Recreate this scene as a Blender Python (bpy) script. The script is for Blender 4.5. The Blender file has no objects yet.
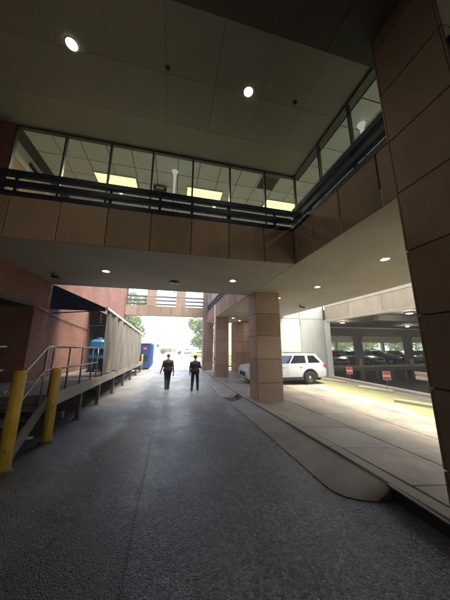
import bpy, bmesh, math, random
import numpy as np
from mathutils import Vector, Matrix
R = math.radians
PI = math.pi
random.seed(7)
S = bpy.context.scene
C = S.collection

# ------------------------------------------------------------------ camera
# world: x right, y along the drive, z up; origin at the photographer's eye
F_PX, PITCH, YAW, ROLL = 222.63, R(11.634), R(-13.067), R(0.167)
cam_d = bpy.data.cameras.new('camera')
cam_d.sensor_fit = 'HORIZONTAL'
cam_d.sensor_width = 36.0
cam_d.lens = F_PX / 450 * 36.0
cam_d.clip_start = 0.05
cam_d.clip_end = 2000
cam = bpy.data.objects.new('camera', cam_d)
C.objects.link(cam)
_cy, _sy, _cp, _sp = math.cos(YAW), math.sin(YAW), math.cos(PITCH), math.sin(PITCH)
_cr, _sr = math.cos(ROLL), math.sin(ROLL)
_m = (Matrix(((_cr, -_sr, 0), (_sr, _cr, 0), (0, 0, 1))) @ Matrix(((1, 0, 0), (0, 0, -1), (0, 1, 0)))
      @ Matrix(((1, 0, 0), (0, _cp, _sp), (0, -_sp, _cp))) @ Matrix(((_cy, _sy, 0), (-_sy, _cy, 0), (0, 0, 1))))
cam.matrix_world = Matrix((_m[0], -_m[1], -_m[2])).transposed().to_4x4()
S.camera = cam

# ------------------------------------------------------------------ light
SUN_EL, SUN_AZ = 68, 112          # azimuth clockwise from +y
w = bpy.data.worlds.new('World')
S.world = w
w.use_nodes = True
nt = w.node_tree
bg = nt.nodes['Background']
sky = nt.nodes.new('ShaderNodeTexSky')
sky.sky_type = 'NISHITA'
sky.sun_disc = False
sky.sun_elevation = R(SUN_EL)
sky.sun_rotation = R(SUN_AZ)
sky.air_density = 1.0
sky.dust_density = 4.0
sky.ozone_density = 1.0
nt.links.new(sky.outputs[0], bg.inputs[0])
bg.inputs[1].default_value = 0.15
sun_d = bpy.data.lights.new('sun', 'SUN')
sun_d.energy = 2.3
sun_d.angle = R(40)
sun_d.color = (1.0, 0.95, 0.86)
sun = bpy.data.objects.new('sun', sun_d)
C.objects.link(sun)
_d = Vector((math.sin(R(SUN_AZ)) * math.cos(R(SUN_EL)), math.cos(R(SUN_AZ)) * math.cos(R(SUN_EL)), math.sin(R(SUN_EL))))
sun.rotation_euler = _d.to_track_quat('Z', 'Y').to_euler()
sun.location = (0, 30, 40)
S.view_settings.view_transform = 'Standard'
S.view_settings.look = 'None'
S.view_settings.gamma = 1.0
S.view_settings.exposure = 2.5
S.cycles.use_denoising = True
S.cycles.max_bounces = 10
S.cycles.diffuse_bounces = 6
S.cycles.glossy_bounces = 4
S.cycles.transparent_max_bounces = 16
S.cycles.sample_clamp_indirect = 6.0
S.cycles.use_light_tree = True

# ------------------------------------------------------------------ materials
def mat(name, col, rough=0.7, metal=0.0, var=0.0, scale=3.0, bump=0.0, bscale=40.0, col2=None, spec=0.5, stretch=None, rvar=0.0):
    m = bpy.data.materials.new(name)
    m.use_nodes = True
    t = m.node_tree
    b = t.nodes['Principled BSDF']
    b.inputs['Base Color'].default_value = (*col, 1)
    b.inputs['Roughness'].default_value = rough
    b.inputs['Metallic'].default_value = metal
    b.inputs['Specular IOR Level'].default_value = spec
    if var or bump or col2 or rvar:
        tc = t.nodes.new('ShaderNodeTexCoord')
        vec = tc.outputs['Object']
        if stretch:
            mp = t.nodes.new('ShaderNodeMapping')
            mp.inputs['Scale'].default_value = stretch
            t.links.new(vec, mp.inputs[0])
            vec = mp.outputs[0]
        n = t.nodes.new('ShaderNodeTexNoise')
        n.inputs['Scale'].default_value = scale
        n.inputs['Detail'].default_value = 6
        n.inputs['Roughness'].default_value = 0.62
        t.links.new(vec, n.inputs['Vector'])
        rp = t.nodes.new('ShaderNodeValToRGB')
        rp.color_ramp.elements[0].position = 0.3
        rp.color_ramp.elements[1].position = 0.72
        c2 = col2 if col2 else tuple(min(1, c * (1 + var)) for c in col)
        c1 = col if col2 else tuple(c * (1 - var) for c in col)
        rp.color_ramp.elements[0].color = (*c1, 1)
        rp.color_ramp.elements[1].color = (*c2, 1)
        t.links.new(n.outputs[0], rp.inputs[0])
        t.links.new(rp.outputs[0], b.inputs['Base Color'])
        if rvar:
            mr = t.nodes.new('ShaderNodeMapRange')
            mr.inputs[1].default_value = 0.3
            mr.inputs[2].default_value = 0.7
            mr.inputs[3].default_value = max(0.05, rough - rvar)
            mr.inputs[4].default_value = min(1, rough + rvar)
            t.links.new(n.outputs[0], mr.inputs[0])
            t.links.new(mr.outputs[0], b.inputs['Roughness'])
        if bump:
            n2 = t.nodes.new('ShaderNodeTexNoise')
            n2.inputs['Scale'].default_value = bscale
            n2.inputs['Detail'].default_value = 4
            t.links.new(vec, n2.inputs['Vector'])
            bp = t.nodes.new('ShaderNodeBump')
            bp.inputs['Strength'].default_value = bump
            bp.inputs['Distance'].default_value = 0.01
            t.links.new(n2.outputs[0], bp.inputs['Height'])
            t.links.new(bp.outputs[0], b.inputs['Normal'])
    return m

def emat(name, col, strength):
    m = bpy.data.materials.new(name)
    m.use_nodes = True
    t = m.node_tree
    t.nodes.remove(t.nodes['Principled BSDF'])
    e = t.nodes.new('ShaderNodeEmission')
    e.inputs[0].default_value = (*col, 1)
    e.inputs[1].default_value = strength
    t.links.new(e.outputs[0], t.nodes['Material Output'].inputs[0])
    return m

def glassmat(name, tint=(0.9, 0.95, 0.92), refl=0.12):
    m = bpy.data.materials.new(name)
    m.use_nodes = True
    t = m.node_tree
    t.nodes.remove(t.nodes['Principled BSDF'])
    tr = t.nodes.new('ShaderNodeBsdfTransparent')
    tr.inputs[0].default_value = (*tint, 1)
    gl = t.nodes.new('ShaderNodeBsdfGlossy')
    gl.inputs['Roughness'].default_value = 0.03
    lw = t.nodes.new('ShaderNodeLayerWeight')
    lw.inputs[0].default_value = 0.5
    pw = t.nodes.new('ShaderNodeMath'); pw.operation = 'POWER'
    pw.inputs[1].default_value = 5.0
    t.links.new(lw.outputs['Facing'], pw.inputs[0])
    fr = t.nodes.new('ShaderNodeMath'); fr.operation = 'MULTIPLY_ADD'
    fr.inputs[1].default_value = 0.9
    fr.inputs[2].default_value = 0.045
    t.links.new(pw.outputs[0], fr.inputs[0])
    mx = t.nodes.new('ShaderNodeMixShader')
    t.links.new(fr.outputs[0], mx.inputs[0])
    t.links.new(tr.outputs[0], mx.inputs[1])
    t.links.new(gl.outputs[0], mx.inputs[2])
    t.links.new(mx.outputs[0], t.nodes['Material Output'].inputs[0])
    return m

class NT:
    """small helper for longer node trees"""
    def __init__(s, name):
        s.m = bpy.data.materials.new(name)
        s.m.use_nodes = True
        s.t = s.m.node_tree
        s.b = s.t.nodes['Principled BSDF']
        s.tc = s.t.nodes.new('ShaderNodeTexCoord')
    def n(s, kind, **kw):
        nd = s.t.nodes.new('ShaderNode' + kind)
        for k, v in kw.items():
            setattr(nd, k, v)
        return nd
    def l(s, a, b):
        s.t.links.new(a, b)
    def noise(s, scale, detail=5, vec=None, rough=0.6):
        nd = s.n('TexNoise')
        nd.inputs['Scale'].default_value = scale
        nd.inputs['Detail'].default_value = detail
        nd.inputs['Roughness'].default_value = rough
        s.l(vec or s.tc.outputs['Object'], nd.inputs['Vector'])
        return nd.outputs[0]
    def ramp(s, fac, a, b, ca=(0, 0, 0), cb=(1, 1, 1)):
        r = s.n('ValToRGB')
        r.color_ramp.elements[0].position = a
        r.color_ramp.elements[1].position = b
        r.color_ramp.elements[0].color = (*ca, 1)
        r.color_ramp.elements[1].color = (*cb, 1)
        s.l(fac, r.inputs[0])
        return r.outputs[0]
    def mix(s, fac, a, b, mode='MIX'):
        m = s.n('Mix', data_type='RGBA', blend_type=mode)
        for sock, v in ((m.inputs[0], fac), (m.inputs[6], a), (m.inputs[7], b)):
            if isinstance(v, (int, float)):
                sock.default_value = v
            elif isinstance(v, tuple):
                sock.default_value = (*v, 1)
            else:
                s.l(v, sock)
        return m.outputs[2]
    def math(s, op, a, b=0.0):
        m = s.n('Math', operation=op)
        for sock, v in ((m.inputs[0], a), (m.inputs[1], b)):
            if isinstance(v, (int, float)):
                sock.default_value = v
            else:
                s.l(v, sock)
        return m.outputs[0]
    def rng(s, v, a, b, c=0.0, d=1.0):
        m = s.n('MapRange')
        s.l(v, m.inputs[0])
        for i, x in enumerate((a, b, c, d)):
            m.inputs[i + 1].default_value = x
        return m.outputs[0]

def brick_mat():
    q = NT('red_brick')
    sp = q.n('SeparateXYZ')
    q.l(q.tc.outputs['Object'], sp.inputs[0])
    cb = q.n('CombineXYZ')
    q.l(q.math('ADD', sp.outputs[0], sp.outputs[1]), cb.inputs[0])
    q.l(sp.outputs[2], cb.inputs[1])
    bt = q.n('TexBrick')
    bt.inputs['Scale'].default_value = 1.0
    bt.inputs['Brick Width'].default_value = 0.215
    bt.inputs['Row Height'].default_value = 0.08
    bt.inputs['Mortar Size'].default_value = 0.011
    bt.inputs['Mortar Smooth'].default_value = 0.2
    bt.inputs['Color1'].default_value = (0.165, 0.052, 0.03, 1)
    bt.inputs['Color2'].default_value = (0.225, 0.08, 0.046, 1)
    bt.inputs['Mortar'].default_value = (0.2, 0.15, 0.12, 1)
    q.l(cb.outputs[0], bt.inputs['Vector'])
    big = q.ramp(q.noise(0.8, 6), 0.3, 0.75, (0.62, 0.6, 0.58), (1.1, 1.08, 1.05))
    fine = q.ramp(q.noise(14, 4), 0.3, 0.7, (0.8, 0.8, 0.8), (1.12, 1.1, 1.08))
    c = q.mix(1.0, bt.outputs[0], big, 'MULTIPLY')
    c = q.mix(1.0, c, fine, 'MULTIPLY')
    q.l(c, q.b.inputs['Base Color'])
    q.b.inputs['Roughness'].default_value = 0.85
    bp = q.n('Bump')
    bp.inputs['Strength'].default_value = 0.6
    bp.inputs['Distance'].default_value = 0.008
    q.l(q.math('SUBTRACT', q.noise(60, 3), q.math('MULTIPLY', bt.outputs[1], 1.5)), bp.inputs['Height'])
    q.l(bp.outputs[0], q.b.inputs['Normal'])
    return q.m

def asphalt_mat():
    q = NT('worn_asphalt')
    sp = q.n('SeparateXYZ')
    q.l(q.tc.outputs['Object'], sp.inputs[0])
    X, Y = sp.outputs[0], sp.outputs[1]
    wob = q.math('MULTIPLY', q.math('SUBTRACT', q.noise(0.7, 5), 0.5), 1.5)
    Xw = q.math('ADD', X, wob)
    # aggregate: coarse stone grains, both colour and relief
    v1 = q.n('TexVoronoi')
    v1.inputs['Scale'].default_value = 46
    q.l(q.tc.outputs['Object'], v1.inputs['Vector'])
    v2 = q.n('TexVoronoi')
    v2.inputs['Scale'].default_value = 170
    q.l(q.tc.outputs['Object'], v2.inputs['Vector'])
    vs_ = q.n('SeparateColor')
    q.l(v1.outputs['Color'], vs_.inputs[0])
    stone = q.ramp(vs_.outputs[0], 0.35, 0.98, (0.020, 0.021, 0.023), (0.17, 0.17, 0.172))
    pale = q.math('MULTIPLY', q.rng(vs_.outputs[1], 0.86, 0.93), q.rng(v1.outputs['Distance'], 0.42, 0.3))
    stone = q.mix(q.math('MULTIPLY', pale, 0.8), stone, (0.34, 0.33, 0.31))
    fine = q.ramp(v2.outputs['Color'], 0.2, 0.9, (0.45, 0.45, 0.46), (1.5, 1.5, 1.5))
    base = q.mix(1.0, stone, fine, 'MULTIPLY')
    patch = q.ramp(q.noise(0.45, 7), 0.32, 0.7, (0.62, 0.62, 0.63), (1.3, 1.29, 1.27))
    base = q.mix(1.0, base, patch, 'MULTIPLY')
    # ravelled strip left of the seam, tar darker and coarser
    ravel = q.math('MULTIPLY', q.rng(Xw, -1.25, -0.95), q.rng(Xw, -0.25, -0.5))
    base = q.mix(q.math('MULTIPLY', ravel, 0.6), base, (0.018, 0.018, 0.020))
    # smooth, dusty concrete-grey margin by the dock
    marg = q.rng(Xw, -1.15, -1.55)
    dust = q.ramp(q.noise(2.2, 7), 0.3, 0.75, (0.038, 0.035, 0.031), (0.085, 0.078, 0.068))
    base = q.mix(marg, base, dust)
    # grit and silt gathered in the gutter on the right
    gut = q.math('MULTIPLY', q.rng(q.math('ADD', X, q.math('MULTIPLY', wob, 0.4)), 1.9, 2.4), 0.55)
    base = q.mix(gut, base, (0.055, 0.048, 0.038))
    # long tar seam
    seam = q.math('ABSOLUTE', q.math('ADD', q.math('ADD', X, 0.33), q.math('MULTIPLY', wob, 0.10)))
    sm = q.rng(seam, 0.012, 0.035, 1.0, 0.0)
    base = q.mix(q.math('MULTIPLY', sm, 0.75), base, (0.018, 0.018, 0.018))
    vc = q.n('TexVoronoi', feature='DISTANCE_TO_EDGE')
    vc.inputs['Scale'].default_value = 0.42
    wv = q.n('Vector' + 'Math', operation='ADD')
    q.l(q.tc.outputs['Object'], wv.inputs[0])
    nz3 = q.n('TexNoise')
    nz3.inputs['Scale'].default_value = 1.6
    nz3.inputs['Detail'].default_value = 6
    q.l(q.tc.outputs['Object'], nz3.inputs['Vector'])
    q.l(nz3.outputs['Color'], wv.inputs[1])
    q.l(wv.outputs[0], vc.inputs['Vector'])
    crack = q.math('MULTIPLY', q.rng(vc.outputs['Distance'], 0.001, 0.006, 1.0, 0.0), q.ramp(q.noise(0.5, 3), 0.5, 0.6))
    sm = q.math('MAXIMUM', sm, q.math('MULTIPLY', crack, 0.8))
    base = q.mix(q.math('MULTIPLY', crack, 0.7), base, (0.02, 0.02, 0.02))
    # dark oil drips along the lane
    oil = q.math('MULTIPLY', q.ramp(q.noise(2.6, 4), 0.62, 0.70), q.math('MULTIPLY', q.rng(X, -0.1, 0.5), q.rng(X, 1.9, 1.3)))
    base = q.mix(q.math('MULTIPLY', oil, 0.5), base, (0.02, 0.02, 0.022))
    # the open stretch beyond blends to a paler grey
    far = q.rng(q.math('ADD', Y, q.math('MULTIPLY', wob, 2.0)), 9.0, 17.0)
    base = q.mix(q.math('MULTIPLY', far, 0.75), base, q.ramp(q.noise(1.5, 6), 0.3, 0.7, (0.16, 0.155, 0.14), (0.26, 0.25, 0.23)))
    q.l(base, q.b.inputs['Base Color'])
    # damp film: glossier in the wheel paths
    wet = q.ramp(q.noise(0.55, 6, rough=0.65), 0.42, 0.62)
    rgh = q.math('SUBTRACT', 0.40, q.math('MULTIPLY', wet, 0.25))
    rgh = q.math('ADD', rgh, q.math('MULTIPLY', marg, 0.15))
    q.l(rgh, q.b.inputs['Roughness'])
    q.b.inputs['Specular IOR Level'].default_value = 0.75
    # grains stand proud by different amounts: one height per stone, rounded off
    g1 = q.math('MULTIPLY', q.rng(v1.outputs['Distance'], 0.05, 0.55, 1.0, 0.0), q.math('ADD', 0.15, q.math('MULTIPLY', vs_.outputs[2], 1.1)))
    g2 = q.rng(v2.outputs['Distance'], 0.05, 0.6, 0.45, 0.0)
    h = q.math('ADD', g1, g2)
    h = q.math('MULTIPLY', h, q.math('SUBTRACT', 1.0, q.math('MULTIPLY', marg, 0.75)))
    h = q.math('MULTIPLY', h, q.math('ADD', 1.0, q.math('MULTIPLY', ravel, 1.2)))
    h = q.math('MULTIPLY', h, q.math('SUBTRACT', 1.0, q.math('MULTIPLY', wet, 0.55)))
    h = q.math('ADD', h, q.math('MULTIPLY', q.noise(4, 5), 1.2))
    h = q.math('SUBTRACT', h, q.math('MULTIPLY', sm, 0.8))
    bp = q.n('Bump')
    bp.inputs['Strength'].default_value = 1.0
    bp.inputs['Distance'].default_value = 0.013
    q.l(h, bp.inputs['Height'])
    q.l(bp.outputs[0], q.b.inputs['Normal'])
    return q.m

def slab_mat(name, ca, cb, stain=(0.075, 0.062, 0.042), damp=0.5):
    q = NT(name)
    P = q.n('NewGeometry').outputs['Position']
    base = q.ramp(q.noise(1.3, 7, P), 0.3, 0.72, ca, cb)
    st = q.ramp(q.noise(0.55, 6, P, 0.7), 0.48, 0.68)
    base = q.mix(q.math('MULTIPLY', st, 0.75), base, stain)
    base = q.mix(1.0, base, q.ramp(q.noise(45, 3, P), 0.3, 0.7, (0.86, 0.86, 0.86), (1.1, 1.1, 1.1)), 'MULTIPLY')
    q.l(base, q.b.inputs['Base Color'])
    q.l(q.rng(st, 0, 1, 0.75, 0.75 - damp * 0.5), q.b.inputs['Roughness'])
    bp = q.n('Bump')
    bp.inputs['Strength'].default_value = 0.35
    bp.inputs['Distance'].default_value = 0.006
    q.l(q.noise(28, 5, P), bp.inputs['Height'])
    q.l(bp.outputs[0], q.b.inputs['Normal'])
    return q.m

def moss_mat():
    q = NT('mossy_concrete')
    P = q.n('NewGeometry').outputs['Position']
    sp = q.n('SeparateXYZ')
    q.l(P, sp.inputs[0])
    conc = q.ramp(q.noise(1.5, 6, P), 0.3, 0.7, (0.26, 0.245, 0.20), (0.36, 0.34, 0.29))
    moss = q.ramp(q.noise(3.5, 6, P), 0.3, 0.7, (0.17, 0.17, 0.065), (0.26, 0.25, 0.11))
    f = q.math('ADD', q.math('MULTIPLY', q.rng(sp.outputs[0], 7.6, 8.7), 0.65), q.math('SUBTRACT', q.noise(0.9, 6, P), 0.42))
    f = q.math('MULTIPLY', f, q.rng(sp.outputs[0], 10.75, 10.5))
    base = q.mix(q.ramp(f, 0.25, 0.6), conc, moss)
    q.l(base, q.b.inputs['Base Color'])
    q.b.inputs['Roughness'].default_value = 0.9
    bp = q.n('Bump')
    bp.inputs['Strength'].default_value = 0.6
    bp.inputs['Distance'].default_value = 0.015
    q.l(q.noise(22, 6, P), bp.inputs['Height'])
    q.l(bp.outputs[0], q.b.inputs['Normal'])
    return q.m

def panel_mat(name, a, b):
    """exposed aggregate precast: the tint varies from panel to panel, with rain streaks"""
    q = NT(name)
    P = q.n('NewGeometry').outputs['Position']
    oi = q.n('ObjectInfo')
    base = q.ramp(q.noise(1.1, 6, P), 0.3, 0.7, a, b)
    base = q.mix(1.0, base, q.ramp(oi.outputs['Random'], 0, 1, (0.80, 0.79, 0.78), (1.12, 1.12, 1.12)), 'MULTIPLY')
    mp = q.n('Mapping')
    mp.inputs['Scale'].default_value = (3, 3, 0.6)
    q.l(P, mp.inputs[0])
    base = q.mix(1.0, base, q.ramp(q.noise(1.0, 5, mp.outputs[0]), 0.35, 0.7, (0.91, 0.905, 0.9), (1.04, 1.04, 1.04)), 'MULTIPLY')
    base = q.mix(1.0, base, q.ramp(q.noise(110, 2, P), 0.3, 0.7, (0.8, 0.8, 0.8), (1.15, 1.15, 1.15)), 'MULTIPLY')
    q.l(base, q.b.inputs['Base Color'])
    q.b.inputs['Roughness'].default_value = 0.85
    bp = q.n('Bump')
    bp.inputs['Strength'].default_value = 0.3
    bp.inputs['Distance'].default_value = 0.004
    q.l(q.noise(120, 3, P), bp.inputs['Height'])
    q.l(bp.outputs[0], q.b.inputs['Normal'])
    return q.m

M = {}
M['brick'] = brick_mat()
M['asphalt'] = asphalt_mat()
M['slab'] = slab_mat('sidewalk_concrete', (0.15, 0.128, 0.092), (0.26, 0.228, 0.17))
M['apron'] = slab_mat('gutter_concrete', (0.13, 0.12, 0.10), (0.22, 0.20, 0.165))
M['moss'] = moss_mat()
M['panel'] = panel_mat('precast_panel', (0.29, 0.205, 0.138), (0.36, 0.258, 0.178))
M['joint'] = mat('joint_sealant', (0.085, 0.065, 0.048), 0.9)
M['soffit'] = mat('soffit_plaster', (0.35, 0.325, 0.265), 0.8, var=0.12, scale=0.7, bump=0.15, bscale=60)
M['ceil_panel'] = mat('metal_ceiling_panel', (0.33, 0.31, 0.25), 0.45, var=0.09, scale=0.8, bump=0.03, bscale=5)
M['ceil_dark'] = mat('ceiling_joint', (0.30, 0.285, 0.23), 0.8)
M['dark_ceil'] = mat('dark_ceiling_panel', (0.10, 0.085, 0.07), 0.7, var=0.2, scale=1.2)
M['tile'] = mat('ceiling_tile', (0.72, 0.73, 0.70), 0.9, var=0.07, scale=1.7, bump=0.25, bscale=90)
M['white'] = mat('white_paint', (0.72, 0.72, 0.69), 0.6, var=0.05, scale=2)
M['beige'] = mat('beige_wall_paint', (0.50, 0.44, 0.34), 0.7, var=0.05, scale=1)
M['navy'] = mat('navy_rail_paint', (0.011, 0.016, 0.048), 0.5, var=0.15, scale=4, spec=0.3)
M['alu'] = mat('bronze_aluminium', (0.12, 0.115, 0.10), 0.4, 0.6, var=0.1)
M['steel'] = mat('galvanised_steel', (0.22, 0.21, 0.20), 0.42, 0.8, col2=(0.40, 0.39, 0.37), scale=7, bump=0.2, bscale=40, rvar=0.15)
M['dark_steel'] = mat('dark_steel', (0.06, 0.055, 0.05), 0.6, 0.3, var=0.3, scale=6)
def yellow_mat():
    q = NT('chipped_yellow_paint')
    P = q.n('NewGeometry').outputs['Position']
    base = q.ramp(q.noise(3, 5, P), 0.3, 0.7, (0.40, 0.235, 0.018), (0.50, 0.30, 0.028))
    mp = q.n('Mapping')
    mp.inputs['Scale'].default_value = (14, 14, 2.2)
    q.l(P, mp.inputs[0])
    base = q.mix(q.math('MULTIPLY', q.ramp(q.noise(1.0, 6, mp.outputs[0], 0.7), 0.5, 0.72), 0.75), base, (0.12, 0.075, 0.02))
    chip = q.ramp(q.noise(16, 5, P, 0.7), 0.66, 0.69)
    base = q.mix(q.math('MULTIPLY', chip, 0.85), base, (0.07, 0.035, 0.018))
    q.l(base, q.b.inputs['Base Color'])
    q.l(q.rng(q.noise(9, 4, P), 0.3, 0.7, 0.38, 0.7), q.b.inputs['Roughness'])
    bp = q.n('Bump')
    bp.inputs['Strength'].default_value = 0.4
    bp.inputs['Distance'].default_value = 0.003
    q.l(q.math('SUBTRACT', q.noise(30, 3, P), chip), bp.inputs['Height'])
    q.l(bp.outputs[0], q.b.inputs['Normal'])
    return q.m
M['yellow'] = yellow_mat()
M['scuff'] = mat('scuffed_steel', (0.05, 0.04, 0.03), 0.7, var=0.3)
M['white_wall'] = panel_mat('pale_precast', (0.48, 0.49, 0.43), (0.55, 0.56, 0.50))
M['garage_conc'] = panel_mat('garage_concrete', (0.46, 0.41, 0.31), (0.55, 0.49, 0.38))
M['garage_dark'] = mat('weathered_shaded_concrete', (0.10, 0.088, 0.075), 0.85, var=0.2, scale=1)  # weathered tone, darkened further for shading inside the deck and on gateway slats
M['railtan'] = mat('tan_rail_paint', (0.20, 0.15, 0.085), 0.6, var=0.2, scale=3)
M['garage_floor'] = mat('garage_floor_asphalt', (0.05, 0.045, 0.04), 0.8, var=0.3, scale=2, bump=0.3)
M['curtain'] = mat('tarp_canvas', (0.135, 0.125, 0.105), 0.85, var=0.10, scale=0.7, bump=0.25, bscale=160)
M['awning'] = mat('navy_awning_canvas', (0.012, 0.024, 0.075), 0.8, var=0.25, scale=3, bump=0.2, bscale=120)
M['bluebin'] = mat('blue_plastic', (0.012, 0.075, 0.17), 0.4, var=0.15, scale=4)
M['dumpblue'] = mat('blue_painted_steel', (0.02, 0.09, 0.27), 0.45, var=0.18, scale=4, bump=0.1)
M['black'] = mat('black_rubber', (0.018, 0.018, 0.018), 0.75, var=0.2)
M['carwhite'] = mat('white_car_paint', (0.50, 0.515, 0.52), 0.22, var=0.02)
M['cardark'] = mat('black_car_paint', (0.012, 0.013, 0.016), 0.2, var=0.1)
M['cargrey'] = mat('grey_car_paint', (0.10, 0.105, 0.115), 0.25, 0.4, var=0.1)
M['carsilver'] = mat('silver_car_paint', (0.42, 0.43, 0.44), 0.25, 0.5, var=0.05)
M['carblue'] = mat('blue_car_paint', (0.03, 0.05, 0.11), 0.25, 0.3, var=0.05)
M['carglass'] = mat('tinted_car_glass', (0.012, 0.014, 0.016), 0.06, spec=0.8)
M['red'] = mat('red_lens', (0.55, 0.02, 0.015), 0.25)
M['redsign'] = mat('red_sign_paint', (0.62, 0.05, 0.045), 0.5)
M['chrome'] = mat('chrome', (0.6, 0.6, 0.6), 0.15, 1.0)
M['grass'] = mat('grass_blades', (0.10, 0.14, 0.025), 0.8, col2=(0.18, 0.21, 0.04), scale=2)
M['leaf'] = mat('leaf_green', (0.055, 0.105, 0.02), 0.6, col2=(0.11, 0.18, 0.035), scale=0.8)
M['leafl'] = mat('leaf_pale_green', (0.10, 0.15, 0.03), 0.6, col2=(0.15, 0.22, 0.05), scale=0.8)
M['bark'] = mat('bark', (0.09, 0.07, 0.05), 0.9, var=0.3, scale=5, bump=0.6, bscale=15)
M['plaza'] = slab_mat('bleached_pavement', (0.28, 0.265, 0.23), (0.38, 0.36, 0.32), (0.22, 0.21, 0.18), 0.1)
M['earth'] = mat('ground_earth', (0.16, 0.16, 0.09), 0.95, var=0.3, scale=0.1)
M['skin'] = mat('skin', (0.42, 0.22, 0.15), 0.55, var=0.06, scale=8)
M['uniform'] = mat('dark_uniform_cloth', (0.013, 0.010, 0.010), 0.85, var=0.2, scale=12, bump=0.3, bscale=30)
M['trouser'] = mat('dark_trouser_cloth', (0.010, 0.009, 0.009), 0.85, var=0.2, scale=12, bump=0.3, bscale=30)
M['hair'] = mat('short_grey_hair', (0.10, 0.08, 0.065), 0.8, var=0.3, scale=40, bump=0.4, bscale=120)
M['hair2'] = mat('short_brown_hair', (0.04, 0.028, 0.02), 0.8, var=0.3, scale=40, bump=0.4, bscale=120)
M['wood'] = mat('oak_door_veneer', (0.45, 0.27, 0.12), 0.5, col2=(0.55, 0.34, 0.16), scale=4, stretch=(6, 6, 0.6))
M['glass'] = glassmat('window_glass')
M['bglass'] = mat('distant_window_glass', (0.28, 0.33, 0.36), 0.12, spec=0.8)
M['lamp'] = emat('lit_lamp', (1.0, 0.93, 0.80), 22)
M['troffer'] = emat('lit_fluorescent', (1.0, 0.80, 0.32), 0.42)
M['lampring'] = emat('lit_reflector', (1.0, 0.84, 0.62), 0.9)
M['glint'] = emat('glass_glint_glow', (1.0, 0.97, 0.88), 0.09)  # emission paints the bright reflections in the panes
M['garlamp'] = emat('lit_garage_lamp', (1.0, 0.97, 0.9), 5)
M['debris'] = mat('dead_leaf', (0.10, 0.07, 0.035), 0.9, var=0.3)

# ------------------------------------------------------------------ builders
OFF = {}
def tag(o, label=None, cat=None, group=None, kind=None):
    if label: o['label'] = label
    if cat: o['category'] = cat
    if group: o['group'] = group
    if kind: o['kind'] = kind
    return o
def thing(name, label, cat, loc=(0, 0, 0), rz=0.0, group=None):
    o = bpy.data.objects.new(name, None)
    o.empty_display_size = 0.2
    C.objects.link(o)
    o.location = loc
    o.rotation_euler = (0, 0, rz)
    OFF[o.name] = Vector(loc)
    return tag(o, label, cat, group)
def place(name, me, parent=None, loc=(0, 0, 0), rot=(0, 0, 0)):
    o = bpy.data.objects.new(name, me)
    C.objects.link(o)
    o.parent = parent
    o.location = loc
    o.rotation_euler = rot
    return o
def dup(root, loc, rz=None, label=None, group=None):
    r = root.copy(); C.objects.link(r); r.location = loc
    if rz is not None: r.rotation_euler = (0, 0, rz)
    if label: r['label'] = label
    if group: r['group'] = group
    for ch in list(root.children):
        c = ch.copy(); C.objects.link(c); c.parent = r
        for g in list(ch.children):
            d = g.copy(); C.objects.link(d); d.parent = c
    return r

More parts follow.
